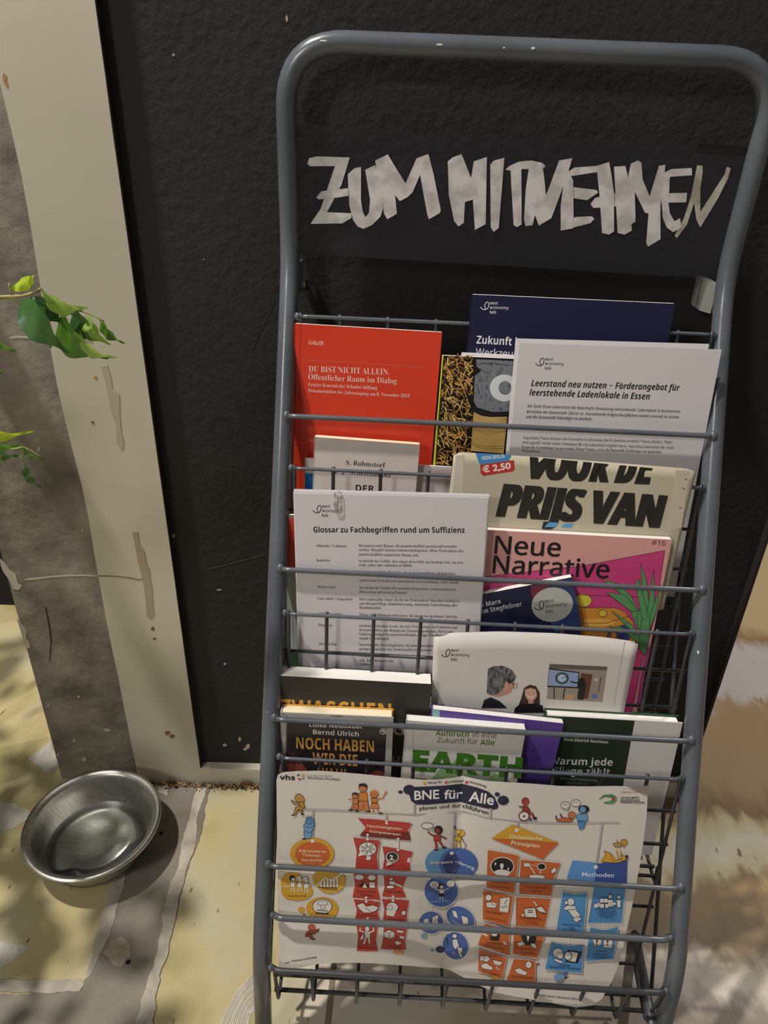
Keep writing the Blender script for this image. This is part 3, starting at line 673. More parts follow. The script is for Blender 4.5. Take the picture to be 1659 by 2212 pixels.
# ---- pocket 2 -------------------------------------------------------------
s = Sheet(.055, -.0075, .334)
NEWS = noisy('newsprint', [(176, 168, 146), (196, 188, 166)], 3, 4, .85, spec=.2)
news = empty('newspaper', s.P(1230, 1200), 'folded yellowish newspaper with huge black headline and a red price tag', 'newspaper')
def rolled(px_t, px_b, th, name, mat, nw=22, nh=14, wav=.0025):
    """folded paper: two bent faces joined by rounded edges"""
    V = []; Fs = []
    for j_ in range(nh + 1):
        for i in range(nw + 1):
            u, v = i / nw, j_ / nh
            def cur(L_, q):
                q *= len(L_) - 1; k = min(int(q), len(L_) - 2); f = q - k; return (L_[k][0] * (1 - f) + L_[k + 1][0] * f, L_[k][1] * (1 - f) + L_[k + 1][1] * f)
            a, b = cur(px_t, u), cur(px_b, u); x, y = a[0] * (1 - v) + b[0] * v, a[1] * (1 - v) + b[1] * v
            rollr = max(0, (u - .93) / .07) ** 2 * th * .9 + max(0, (.04 - u) / .04) ** 2 * th * .6
            V.append(s.P(x, y, -(rollr)) )
    n = len(V); V2 = [p + s.n * th for p in V]
    for j_ in range(nh):
        for i in range(nw):
            q = j_ * (nw + 1) + i; Fs.append((q, q + nw + 1, q + nw + 2, q + 1)); Fs.append((n + q, n + q + 1, n + q + nw + 2, n + q + nw + 1))
    for i in range(nw): Fs.append((i, i + 1, n + i + 1, n + i)); q = nh * (nw + 1) + i; Fs.append((q + 1, q, n + q, n + q + 1))
    for j_ in range(nh): q = j_ * (nw + 1); Fs.append((q + nw + 1, q, n + q, n + q + nw + 1)); q += nw; Fs.append((q, q + nw + 1, n + q + nw + 1, n + q))
    return link(name, V + V2, Fs, mat, news, True)
rolled([(984, 984), (992, 977), (1100, 984), (1220, 992), (1360, 1003), (1485, 1013), (1503, 1020)], [(950, 1275), (960, 1278), (1060, 1285), (1200, 1296), (1330, 1308), (1425, 1318), (1433, 1316)], .0016, 'outer_fold', NEWS)
s3 = s; s = Sheet(.055, -.0045, .334)
rolled([(980, 985), (990, 981), (1100, 988), (1230, 996), (1360, 1007), (1480, 1017), (1497, 1022)], [(946, 1280), (960, 1283), (1060, 1290), (1200, 1298), (1330, 1310), (1424, 1322), (1440, 1290)], .003, 'inner_pages', noisy('newsprint_inner', [(196, 184, 160), (206, 194, 170)], 4, 3, .85))
s = s3; NB = (38, 35, 31)
s.poly([(985, 985), (1003, 982), (999, 1080), (990, 1150), (975, 1140)], (204, 196, 178)); s.poly([(1460, 1016), (1490, 1017), (1472, 1140), (1444, 1148), (1440, 1142)], (196, 184, 166))
for e in (-3.5, 0, 3.5): s.text('VOOR DE', (1135 + e, 1032), (1400 + e, 1045), 70, NB, .012, 'N', .10, lambda x: 985 + (x - 1127) * .093)
for e in (-3.5, 0, 3.5): s.text('PRlJS VAN', (1074 + e, 1114), (1422 + e, 1139), 68, NB, .012, 'N', .16, lambda x: 1045 + (x - 1090) * .073)
s.poly([(1027, 978), (1105, 983), (1096, 1000), (1062, 1002), (1036, 1003)], (64, 140, 196)); s.poly([(1186, 1128), (1206, 1129), (1200, 1139), (1176, 1138)], (84, 160, 214)); s.poly([(1220, 1131), (1240, 1132), (1232, 1140), (1212, 1139)], (84, 160, 214))
s.text('FROM BERLIN', (1041, 994), (1090, 989), 8, (226, 230, 234), 0, 'N')
s.poly([(1037, 1004), (1110, 994), (1112, 1014), (1108, 1018), (1044, 1028), (1038, 1022)], (186, 50, 42)); s.text('€ 2,50', (1043, 1021), (1104, 1012), 13, (240, 228, 220), .03)
for p in ((1478, 1034), (1473, 1054), (1466, 1096)): s.poly([(p[0], p[1]), (p[0] + 7, p[1] + 1), (p[0] + 4, p[1] + 4)], (96, 84, 70))
s.done(news)
s = pk(1, .014)
r_, fc = book('striped_booklet', 'red and pale green booklet whose edge shows left of the glossary', 'booklet', s, (618, 1112), (820, 1122), .205, .0035, flat((164, 172, 168), .5))
s.poly([(618, 1112), (640, 1113), (640, 1119), (618, 1118)], (120, 108, 98)); s.poly([(618, 1119), (640, 1120), (641, 1232), (618, 1232)], (186, 52, 34)); s.poly([(616, 1408), (646, 1408), (647, 1450), (616, 1450)], (38, 66, 42))
s.poly([(641, 1306), (649, 1300), (650, 1322), (642, 1324), (639, 1315)], (44, 78, 50)); s.stroke([(633, 1236), (632, 1300), (633, 1400)], .8, (120, 126, 122)); s.done(fc)
s = Sheet(.055, -.0319, .334)
gl = empty('glossary_sheets', s.P(840, 1430), 'clipped white sheets headed Glossar zu Fachbegriffen in the second pocket', 'papers')
leafsheet('paper_sheet', s, (635, 1066), (1055, 1076), .262, 1, mat=flat((206, 201, 204), .6), parent=gl)
s4 = Sheet(.055, -.0311, .334)
leafsheet('paper_sheet', s4, (634, 1060), (1057, 1071), .262, 7, .0005, PAPERB, [(0, 0, 0), (.0006, -.0005, .001), (0, .0005, 0), (-.0005, .001, -.001), (.001, 0, 0), (0, .0012, .002), (0, -.0008, 0)], parent=gl)
logo(s, 676, 1102, .97, K_)
s.text('Glossar zu Fachbegriffen rund um Suffizienz', (677, 1150), (1004, 1151), 12, (18, 17, 18), .0, 'N')
G = (74, 68, 70)
GL = [('Allmende / Commons', 682, 749, 1181, 1182), ('Bedürfnis', 684, 713, 1213, 1213), ('Biodiversität', 686, 724, 1270, 1271), ('Care-Arbeit / Sorgearbeit', 686, 761, 1295, 1297), ('CO2-Fußabdruck/', 687, 740, 1329, 1330), ('Degrowth', 688, 717, 1352, 1354), ('Downcycling', 689, 727, 1393, 1394)]
for tx, xa, xb, ya, yb in GL: s.text(tx, (xa, ya), (xb, yb), 5.6, G, -.004, 's')
GR = [('Ressourcen oder Räume, die gemeinschaftlich genutzt und verwaltet', 775, 987, 1181, 1183), ('werden. Beispiele können Gemeinschaftsgärten, offene Werkstätten oder', 775, 1002, 1190, 1193), ('gemeinschaftlich organisierte Räume sein.', 775, 905, 1200, 1202),
      ('beschreibt das Gefühl, dass einem etwas fehlt, das benötigt wird, um sich', 775, 1000, 1214, 1218), ('wohl, sicher oder zufrieden zu fühlen.', 775, 891, 1223, 1224), ('Landwirtschaftliche Produkte, die nach kontrollierten ökologischen', 776, 983, 1238, 1242), ('synthetische Pestizide und mineralische Stickstoffdünger nicht erlaubt', 776, 991, 1256, 1261),
      ('Beschreibt die Vielfalt aller lebenden Organismen, Lebensräume und', 776, 984, 1272, 1276), ('Ökosysteme auf unseren Planeten', 776, 879, 1281, 1283), ('Meist unbezahlte Arbeit, die für das Wohl anderer Menschen wichtig ist,', 776, 993, 1297, 1301), ('zum Beispiel Pflege, Kinderbetreuung, emotionale Unterstützung oder', 776, 988, 1306, 1310), ('Haushaltsarbeit.', 776, 824, 1315, 1316),
      ('Menge an Treibhausgasemissionen, die durch eine bestimmte Aktivität,', 776, 988, 1330, 1335), ('ein Unternehmen oder einen Lebensstil verursacht werden.', 820, 990, 1340, 1344), ('wachstumskritischen Ansatz, der eine Verringerung von Produktion und', 776, 988, 1354, 1358), ('Konsum fordert, um ökologische Grenzen einzuhalten. Ziel ist ein', 776, 978, 1363, 1367),
      ('Leben mit weniger Ressourcenverbrauch, weniger Überfluss', 776, 955, 1372, 1375), ('soziale Gerechtigkeit', 776, 840, 1381, 1382), ('bezeichnet den Recyclingprozess, bei dem Materialien in', 776, 945, 1395, 1398), ('geringerer Qualität oder Funktionalität umgewandelt', 776, 933, 1404, 1407), ('Design, bei der mit weniger Ressourcen das gleiche', 776, 932, 1419, 1422), ('soll. Zum Beispiel eine', 776, 850, 1429, 1430), ('Glühbirne.', 776, 805, 1437, 1438)]
for tx, xa, xb, ya, yb in GR: s.text(tx, (xa, ya), (xb, yb), 5.8, G, -.004, 's')
s.done(gl)
cl = Sheet(.055, -.0330, .334)
m = MB(); Pc = lambda L_: [cl.P(x, y, .0006) for x, y in L_]
m.tube(rounded(Pc([(722, 1092), (724, 1062), (737, 1063), (738, 1110), (724, 1110), (722, 1064)]), .003, 4), .00035, 6)
m.tube(rounded(Pc([(728, 1065), (726, 1104), (736, 1106), (738, 1080)]), .003, 4), .00035, 6)
o = m.build('paper_clip', flat((196, 194, 188), .25, 1), None, True); o['label'] = 'silver wire paper clip holding the glossary sheets'; o['category'] = 'paper clip'
s = Sheet(.164, .0195, .334)
NNP = flat((214, 158, 152), .38)
r_, fc = book('pink_magazine', 'pink magazine with big black title and green plant on its cover', 'magazine', s, (1052, 1145), (1452, 1166), .262, .008, NNP)
PK = (198, 62, 122)
s.poly([(1436, 1189), (1415, 1330), (1385, 1440), (1360, 1560), (1035, 1540), (1040, 1275), (1050, 1245), (1260, 1222)], PK, (90, 40, 60), 1)
s.poly([(1237, 1300), (1260, 1313), (1330, 1313), (1350, 1322), (1368, 1345), (1374, 1400), (1230, 1400)], (206, 138, 52), (70, 50, 30), 1.2)
s.ell(1260, 1297, 18, 14, (214, 196, 60), .1, (80, 60, 30), 1.2); s.ell(1302, 1325, 9, 7.5, (214, 190, 60), 0, (60, 50, 30), 1.2); s.ell(1313, 1346, 7, 5.5, (214, 190, 60), 0, (60, 50, 30), 1.2)
s.ell(1347, 1368, 16, 18, (52, 74, 140), 0, (40, 40, 50), 1); s.ell(1290, 1345, 40, 9, (222, 170, 80), 0)
s.stroke([(1240, 1285), (1330, 1287), (1390, 1290)], 1.2, (120, 40, 70)); s.stroke([(1240, 1346), (1310, 1346), (1360, 1330)], 1.2, (110, 70, 30)); s.stroke([(1060, 1236), (1060, 1262), (1048, 1270)], 1, (150, 60, 90))
LF = (88, 148, 92)
for pts in ([(1396, 1380), (1378, 1360), (1350, 1290), (1300, 1250), (1340, 1262), (1365, 1290), (1385, 1330)], [(1392, 1400), (1375, 1340), (1388, 1290), (1384, 1216), (1398, 1260), (1402, 1310), (1400, 1360)], [(1395, 1390), (1398, 1320), (1412, 1230), (1414, 1300), (1408, 1350)],
            [(1388, 1400), (1370, 1370), (1322, 1320), (1360, 1345), (1385, 1370)], [(1392, 1360), (1372, 1262), (1380, 1250), (1400, 1330)], [(1390, 1400), (1350, 1365), (1290, 1363), (1340, 1352), (1380, 1375)], [(1380, 1400), (1386, 1340), (1404, 1330), (1402, 1380), (1394, 1415)], [(1362, 1320), (1310, 1280), (1350, 1285), (1378, 1320)], [(1404, 1330), (1428, 1262), (1418, 1320), (1404, 1360)]):
    s.poly(pts, LF, (30, 40, 34), .9)
s.stroke([(1402, 1400), (1388, 1460), (1378, 1530)], 8, (150, 60, 110))
s.text('Neue', (1067, 1196), (1210, 1202), 38, (22, 20, 22), .012, 'n'); s.text('Narrative', (1063, 1238), (1315, 1249), 38, (22, 20, 22), .012, 'n')
s.text('DAS MAGAZIN FÜR NEUES WIRTSCHAFTEN', (1063, 1249), (1255, 1256), 6, (120, 50, 60), 0, 'n'); s.text('#16', (1407, 1177), (1437, 1179), 11.5, (110, 60, 52), 0, 'n')
s.done(fc)
s = Sheet(.16, .0092, .334)
NV2 = flat((26, 30, 62), .35)
r_, fc = book('small_navy_book', 'small navy book tilted to the right before the pink magazine', 'book', s, (978, 1296), (1236, 1247), .145, .008, NV2)
s.poly([(1146, 1266), (1236, 1248), (1256, 1350), (1200, 1366)], (44, 62, 110)); s.ell(1168, 1280, 22, 18, (110, 42, 62)); s.poly([(1146, 1266), (1150, 1290), (1168, 1300), (1190, 1260)], (110, 42, 62))
s.ell(1193, 1306, 45, 37, (186, 186, 178), -.15, n=32); logo(s, 1155, 1312, 1.12, (34, 34, 38), -.14)
s.text('Bruno Marx', (1008, 1318), (1083, 1303), 9.5, (214, 216, 222), .0, 'N'); s.text('Markus Stegfellner', (1010, 1331), (1128, 1309), 9.5, (214, 216, 222), .0, 'N'); s.done(fc)

# ---- pocket 3 -------------------------------------------------------------
s = pk(2, .0225)
BLK = noisy('black_card', [(38, 35, 33), (44, 41, 38)], 8, 3, .5)
r_, fc = book('thick_black_book', 'thick black book lying behind others, white page edges on top', 'book', s, (604, 1460), (932, 1478), .205, .020, BLK)
s.text('ZWASCHEN', (606, 1550), (846, 1560), 40, (214, 160, 66), 0, 'N'); s.text('G', (848, 1587), (874, 1588), 26, (150, 148, 138), 0, 'N'); s.text('HT', (846, 1656), (880, 1658), 24, (120, 120, 114), 0, 'N')
s.done(fc)
s = Sheet(.24, .0080, .334)
bro = empty('white_brochure', s.P(1150, 1500), 'white brochure with photos of a grey-haired man and a smiling woman', 'brochure')
BW = flat((204, 200, 194), .45)
def bentsheet(top, bot, name, parent, sh, off=0.0, mat=BW, nu=24, nv=8, bend=None):
    V = []; Fs = []
    def cur(L_, q):
        q *= len(L_) - 1; k = min(int(q), len(L_) - 2); f = q - k; return (L_[k][0] * (1 - f) + L_[k + 1][0] * f, L_[k][1] * (1 - f) + L_[k + 1][1] * f)
    for j_ in range(nv + 1):
        for i in range(nu + 1):
            u, v = i / nu, j_ / nv; a, b = cur(top, u), cur(bot, u)
            V.append(sh.P(a[0] * (1 - v) + b[0] * v, a[1] * (1 - v) + b[1] * v, -(off + (bend(u, v) if bend else 0))))
    n = len(V); V += [p + sh.n * .0004 for p in V]
    for j_ in range(nv):
        for i in range(nu):
            q = j_ * (nu + 1) + i; Fs.append((q, q + nu + 1, q + nu + 2, q + 1)); Fs.append((n + q, n + q + 1, n + q + nu + 2, n + q + nu + 1))
    for i in range(nu): Fs.append((i, i + 1, n + i + 1, n + i))
    for j_ in range(nv): q = j_ * (nu + 1); Fs.append((q + nu + 1, q, n + q, n + q + nu + 1)); q += nu; Fs.append((q, q + nu + 1, n + q + nu + 1, n + q))
    return link(name, V, Fs, mat, parent, True)
bentsheet([(937, 1376), (1000, 1371), (1100, 1370), (1210, 1374), (1310, 1380), (1379, 1391)], [(927, 1640), (1000, 1641), (1100, 1645), (1200, 1650), (1280, 1655), (1322, 1658)], 'front_leaf', bro, s)
bentsheet([(960, 1374), (975, 1367), (1080, 1364), (1200, 1368), (1300, 1376), (1372, 1386)], [(950, 1640), (1000, 1641), (1100, 1645), (1200, 1650), (1280, 1655), (1318, 1658)], 'rear_leaf', bro, s, .0012)
logo(s, 954, 1413, .98, K_)
HR = noisy('grey_hair_print', [(48, 46, 48), (120, 118, 122)], 300, 4, .5, vec=(1, 1, .5)); SK = (184, 138, 116)
s.poly([(1052, 1500), (1076, 1506), (1096, 1500), (1104, 1496), (1112, 1480), (1110, 1470), (1116, 1462), (1106, 1446), (1080, 1470), (1054, 1488)], SK)
s.poly([(1054, 1445), (1066, 1439), (1086, 1438), (1104, 1446), (1114, 1460), (1112, 1470), (1100, 1466), (1092, 1474), (1090, 1484), (1078, 1498), (1064, 1502), (1051, 1496)], HR)
s.ell(1094, 1481, 4.5, 9, (196, 146, 126), .1); s.stroke([(1098, 1474), (1108, 1476), (1117, 1478), (1116, 1486), (1110, 1487), (1108, 1477)], 1.3, (40, 38, 38))
s.poly([(1046, 1512), (1060, 1506), (1080, 1515), (1096, 1530), (1040, 1530)], (30, 30, 36))
s.poly([(1120, 1524), (1126, 1508), (1132, 1486), (1144, 1479), (1158, 1482), (1166, 1496), (1166, 1526)], (62, 42, 32)); s.poly([(1134, 1490), (1146, 1486), (1158, 1490), (1160, 1504), (1152, 1514), (1140, 1512), (1134, 1502)], (204, 160, 136))
s.stroke([(1140, 1504), (1147, 1507), (1154, 1504)], 1.6, (240, 230, 226)); s.ell(1142, 1497, 1.2, 1.0, (50, 36, 30)); s.ell(1152, 1497, 1.2, 1.0, (50, 36, 30)); s.poly([(1142, 1512), (1152, 1512), (1152, 1526), (1140, 1524)], (190, 146, 124))
s.poly([(1112, 1530), (1124, 1520), (1140, 1520), (1148, 1526), (1156, 1520), (1172, 1524), (1175, 1540), (1110, 1540)], (24, 22, 24))
s.poly([(1187, 1434), (1312, 1440), (1301, 1516), (1181, 1510)], (150, 138, 128)); s.poly([(1187, 1434), (1312, 1440), (1310, 1448), (1186, 1444)], (98, 88, 82)); s.poly([(1256, 1454), (1280, 1457), (1270, 1510), (1246, 1508)], (96, 58, 42)); s.poly([(1186, 1443), (1252, 1452), (1250, 1487), (1182, 1484)], (24, 24, 30))
s.poly([(1187, 1446), (1250, 1454), (1247, 1484), (1183, 1481)], (140, 158, 196)); s.ell(1214, 1465, 15, 13, (52, 84, 78)); s.ell(1214, 1465, 9.5, 8.5, (176, 190, 210)); s.stroke([(1214, 1466), (1228, 1460)], 1.4, (50, 60, 80))
s.stroke([(1197, 1486), (1197, 1510)], 2.4, (30, 28, 28)); s.stroke([(1220, 1487), (1216, 1510)], 2.4, (30, 28, 28)); s.poly([(1248, 1474), (1254, 1464), (1262, 1466), (1266, 1480), (1260, 1512), (1248, 1511), (1250, 1490)], (26, 22, 24)); s.stroke([(1232, 1472), (1242, 1475), (1252, 1475)], 3, (26, 22, 24))
s.poly([(1222, 1500), (1238, 1500), (1238, 1512), (1222, 1511)], (190, 150, 110)); s.ell(1284, 1504, 7, 5, (90, 110, 160)); s.ell(1288, 1468, 3.5, 4, (190, 184, 178)); s.stroke([(1298, 1462), (1296, 1476), (1292, 1496)], 2, (90, 70, 60))
s.stroke([(1350, 1386), (1338, 1450), (1326, 1524)], 1.0, (170, 166, 160)); s.done(bro)
s = Sheet(.328, .0045, .334)
JAC = noisy('pale_jacket', [(168, 164, 158), (178, 174, 168)], 30, 3, .4)
nh = noisy('dark_photo_print', [(30, 25, 30), (46, 38, 44)], 20, 3, .3)
YB = flat((214, 158, 62), .4)
r_, fc = book('hardback_book', 'dark hardback with golden capitals and pale border beside the black book', 'book', s, (606, 1539), (850, 1550), .17, .0160, JAC, CREAMPAGES, YB, .0012, .0015, flat((180, 176, 168), .5))
s.poly([(619, 1552), (836, 1561), (826, 1740), (612, 1740)], nh)
RS = noisy('reddish_face_print', [(120, 52, 50), (150, 74, 66)], 12, 2, .3); s.poly([(618, 1640), (650, 1646), (668, 1670), (670, 1740), (613, 1740)], RS); s.poly([(796, 1672), (815, 1664), (829, 1668), (827, 1740), (800, 1740)], RS); s.poly([(618, 1620), (640, 1628), (655, 1650), (618, 1650)], (72, 38, 48))
s.stroke([(608, 1540), (620, 1546), (616, 1740)], 1.0, (120, 116, 110)); s.text('TROPEN', (715, 1548), (739, 1549), 3, (70, 68, 66), .01)
s.text('Luisa Neubauer', (668, 1570), (784, 1574), 8, (226, 222, 220), 0, 'N'); s.text('Bernd Ulrich', (676, 1586), (775, 1591), 10, (228, 224, 222), 0, 'N')
YT = (206, 154, 70)
s.text('NOCH HABEN', (640, 1617), (808, 1625), 24.5, YT, 0, 'N'); s.text('WIR DIE', (675, 1650), (772, 1655), 24.5, YT, 0, 'N'); s.text('WAHL', (686, 1683), (754, 1686), 24.5, YT, 0, 'N')
s.ell(828, 1580, 8, 7, (200, 196, 190)); s.ell(828, 1580, 6, 5, (40, 34, 40)); s.poly([(822, 1578), (830, 1576), (834, 1580), (830, 1584), (826, 1581)], (200, 196, 190)); s.done(fc)
# hardback with the wide white jacket
s = Sheet(.328, .0235, .334)
GRN = noisy('green_white_jacket', [(214, 210, 206), (206, 203, 199)], 5, 2, .45); GCL = flat((34, 66, 38), .45)
r_, fc = book('green_hardback', 'dark green hardback with wide white jacket strip beside the right tube', 'book', s, (1181, 1545), (1475, 1562), .192, .0145, GRN, PAGES, GCL, .0016, .0025, GCL)
GD = noisy('dark_green_print', [(24, 40, 26), (32, 50, 34)], 8, 2, .4)
s.poly([(1181, 1546), (1371, 1557), (1334, 1760), (1300, 1880), (1150, 1875), (1165, 1700)], GD)
s.text('Hans-Dietrich Reckhaus', (1218, 1600), (1313, 1606), 6, (200, 202, 198), .0, 'N'); s.text('Warum jede', (1186, 1651), (1323, 1654), 15, (206, 208, 204), .0, 'N'); s.text('Fliege zählt', (1196, 1672), (1317, 1675), 14.5, (200, 202, 198), .0, 'N')
s.text('Wert und Bedeutung', (1210, 1684), (1290, 1688), 5, (140, 146, 138), 0, 'n'); s.text('von Insekten', (1224, 1693), (1270, 1695), 5, (120, 126, 118), 0, 'n')
s.ell(1383, 1852, 5, 7, (30, 30, 32)); s.done(fc)
s = Sheet(.328, .0151, .334)
PUR = noisy('purple_card', [(74, 52, 128), (88, 64, 146)], 8, 3, .4)
r_, fc = book('purple_book', 'purple paperback squeezed between the green hardback and the white paperback', 'book', s, (934, 1532), (1218, 1563), .165, .0082, PUR)
s.poly([(934, 1532), (950, 1534), (948, 1600), (934, 1600)], (130, 176, 170)); s.text('Rückruf', (1128, 1664), (1190, 1667), 12, (120, 108, 160), .01); s.done(fc)
s = Sheet(.328, .0045, .334)
EW = flat((212, 208, 202), .4)
r_, fc = book('earth_paperback', 'white paperback with EARTH in large green letters', 'book', s, (879, 1556), (1136, 1576), .165, .0104, EW)
EG = (72, 120, 42)
s.text('Aufbruch', (941, 1589), (1013, 1592), 12, EG, .0, 'N'); s.text('in eine', (1021, 1592), (1072, 1595), 12, (84, 86, 84), 0, 'n'); s.text('Zukunft für', (944, 1604), (1031, 1608), 11.5, (84, 86, 84), 0, 'n'); s.text('Alle', (1037, 1609), (1068, 1610), 11.5, EG, .0, 'N')
s.poly([(925, 1690), (950, 1662), (975, 1650), (995, 1632), (1010, 1640), (1020, 1668), (1060, 1665), (1090, 1680), (1120, 1700), (1060, 1730), (950, 1740), (915, 1720)], (134, 170, 116)); s.poly([(1000, 1650), (1050, 1640), (1075, 1660), (1050, 1690), (1010, 1700)], (166, 176, 160))
s.text('EARTH', (888, 1663), (1126, 1680), 42, (62, 116, 26), .02, 'N'); s.text('FOR ALL', (892, 1718), (1118, 1736), 36, (62, 116, 26), .02, 'N')
s.stroke([(893, 1560), (891, 1640), (889, 1740)], .8, (170, 166, 158)); s.done(fc)

# ---- pocket 4: the folded poster ---------------------------------------------
def pdisp(x, y, u, v):
    xf = 999 - (y - 1680) * .088
    d = .011 * math.exp(-math.sqrt((x - xf) ** 2 + 9) / 75)
    d += .0028 * math.sin(x / 95 + 1.0) * math.sin(y / 130) + .0006 * math.sin(x / 60 + y / 90)
    d -= .004 * max(0, (y - 1990) / 120) * max(0, 1 - abs(x - 640) / 110)
    return d
s = Sheet(.38, -.0105, .135, 0, pdisp, 14)
POS = noisy('poster_paper', [(194, 188, 179), (201, 195, 187)], 4, 3, .5, .05, 20)
top = [(597, 1686), (600, 1674), (612, 1668), (640, 1666), (690, 1665), (730, 1668), (780, 1672), (830, 1677), (880, 1682), (920, 1685), (950, 1684), (980, 1680), (999, 1676), (1020, 1681), (1050, 1687), (1100, 1690), (1150, 1693), (1210, 1698), (1270, 1699), (1330, 1698), (1360, 1699), (1399, 1716)]
bot = [(602, 2095), (622, 2094), (640, 2092), (662, 2087), (690, 2082), (730, 2080), (770, 2080), (810, 2081), (850, 2084), (890, 2087), (930, 2090), (955, 2091), (972, 2096), (995, 2108), (1025, 2124), (1070, 2144), (1110, 2152), (1160, 2161), (1210, 2170), (1245, 2176), (1280, 2172), (1300, 2158)]
NU, NV = 84, 52
def crv(L_, q):
    q *= len(L_) - 1; k = min(int(q), len(L_) - 2); f = q - k; return (L_[k][0] * (1 - f) + L_[k + 1][0] * f, L_[k][1] * (1 - f) + L_[k + 1][1] * f)
right = [(1399, 1716), (1397, 1760), (1391, 1810), (1384, 1860), (1375, 1905), (1366, 1955), (1356, 2000), (1346, 2045), (1336, 2085), (1322, 2120), (1300, 2158)]
V = []; Fs = []
for j_ in range(NV + 1):
    for i in range(NU + 1):
        u, v = i / NU, j_ / NV; a, b = crv(top, u), crv(bot, u); x, y = a[0] * (1 - v) + b[0] * v, a[1] * (1 - v) + b[1] * v
        rx, ry = crv(right, v); lx, ly = top[-1][0] * (1 - v) + bot[-1][0] * v, top[-1][1] * (1 - v) + bot[-1][1] * v
        V.append(s.P(x + (rx - lx) * u * u, y + (ry - ly) * u * u))
n = len(V); V += [p + s.n * .0003 for p in V]
for j_ in range(NV):
    for i in range(NU):
        q = j_ * (NU + 1) + i; Fs.append((q, q + NU + 1, q + NU + 2, q + 1)); Fs.append((n + q, n + q + 1, n + q + NU + 2, n + q + NU + 1))
poster = link('poster', V, Fs, POS, None, True)
poster['label'] = 'creased cartoon poster titled BNE für Alle in the lowest pocket'; poster['category'] = 'poster'
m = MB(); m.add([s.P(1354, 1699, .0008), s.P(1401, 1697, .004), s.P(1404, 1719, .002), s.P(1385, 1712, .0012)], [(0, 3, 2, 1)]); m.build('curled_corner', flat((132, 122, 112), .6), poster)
DB = (34, 38, 66); OR = (204, 98, 40); ORL = (222, 150, 66); RD_ = (186, 56, 44); BL = (64, 96, 166); BLL = (104, 156, 204); YE = (214, 160, 40); LN = (30, 26, 28); WH = (226, 220, 212); SKO = (204, 120, 70)
s.text('vhs', (604, 1684), (637, 1685), 10, (30, 28, 32), .01, 'N'); s.poly([(640, 1676), (647, 1671), (646, 1676)], (30, 28, 32)); s.ell(654, 1675, 3.6, 3, (206, 170, 90)); s.poly([(642, 1681), (652, 1682), (650, 1685), (645, 1685)], (190, 60, 40)); s.poly([(652, 1683), (658, 1679), (657, 1683)], (60, 60, 66))
s.text('Landesverband', (664, 1677), (716, 1678), 4, (150, 144, 138)); s.text('Nordrhein-Westfalen', (664, 1682), (734, 1686), 4.4, (60, 58, 60), .008)
for x, y, c in ((917, 1692, YE), (964, 1690, (196, 110, 60)), (1008, 1690, RD_)): s.ell(x, y, 3.6, 3, c)
s.text('ildung für', (924, 1693), (955, 1691), 4.5, K_, .01); s.text('achhaltige', (969, 1691), (1002, 1688), 4.5, K_, .01); s.text('ntwicklung', (1013, 1690), (1050, 1701), 4.5, K_, .01)
s.poly([(885, 1705), (893, 1700), (920, 1699), (960, 1697), (998, 1693), (1030, 1701), (1055, 1710), (1068, 1722), (1077, 1740), (1074, 1747), (1065, 1749), (1045, 1745), (1015, 1738), (995, 1732), (960, 1735), (925, 1738), (900, 1738), (888, 1730), (884, 1716)], DB)
s.ell(884, 1706, 13, 10.5, DB); s.ell(865, 1711, 5, 3.4, DB); s.ell(1074, 1716, 5.5, 4.5, DB); s.ell(1087, 1729, 12, 10, DB)
s.text('BNE', (895, 1728), (949, 1725), 19, (232, 228, 222), .02); s.text('für', (959, 1726), (999, 1724), 19, (232, 228, 222), .02); s.text('Alle', (1012, 1730), (1066, 1739), 21, (232, 228, 222), .02)
s.text('planen und dur', (906, 1750), (996, 1743), 8, K_, .008); s.text('chführen', (998, 1744), (1054, 1760), 8.5, K_, .008)
ROPE = (176, 170, 164)
s.stroke([(655, 1748), (740, 1751), (830, 1757), (900, 1760), (985, 1754), (1000, 1753), (1050, 1766), (1130, 1776), (1210, 1778), (1300, 1777), (1338, 1777)], 2.4, ROPE)
for pl in ([(676, 1750), (675, 1813)], [(835, 1759), (834, 1776)], [(895, 1736), (895, 1761)], [(983, 1756), (977, 1840)], [(1060, 1746), (1059, 1770)], [(1119, 1774), (1117, 1790)], [(1301, 1778), (1288, 1870)]): s.stroke(pl, 4.2, ROPE)
# tags of the poster
s.ell(674, 1844, 48, 34, YE); s.ell(675, 1845, 38, 27, OR); s.ell(675, 1817, 4.5, 3.8, WH)
TXT = (240, 208, 168)
s.text('Adressierte', (644, 1840), (704, 1842), 5.5, TXT, .015); s.text('Themen-', (652, 1849), (695, 1851), 5.5, TXT, .015); s.text('bereiche', (652, 1860), (696, 1861), 5.5, TXT, .015)
for cx_, cy_, rx, ry in ((632, 1906, 26, 22), (627, 1922, 20, 22), (656, 1924, 18, 20), (643, 1926, 33, 20), (709, 1898, 34, 24), (714, 1906, 31, 24), (735, 1900, 11, 14), (696, 1963, 35, 25)): s.ell(cx_, cy_, rx, ry, YE)
s.ell(651, 1965, 7.5, 6, YE); s.ell(657, 1976, 3.5, 3, (196, 96, 56)); s.ell(696, 1958, 21, 16, WH, 0, LN, 1.2); s.stroke([(682, 1972), (710, 1974)], 3, LN)
s.ell(697, 1951, 11, 5, WH, 0, LN, .8); s.poly([(694, 1955), (701, 1955), (702, 1963), (692, 1963)], WH, LN, .8); s.stroke([(684, 1966), (708, 1968)], 1.6, LN); s.text('Biosphäre', (681, 1982), (712, 1983), 4, (110, 76, 20), .01)
for x in (691, 698, 705, 712, 719, 726): s.poly([(x, 1916), (x, 1905 - (x - 691) * .3), (x + 5, 1903 - (x - 691) * .35), (x + 5, 1917)], WH, LN, .7)
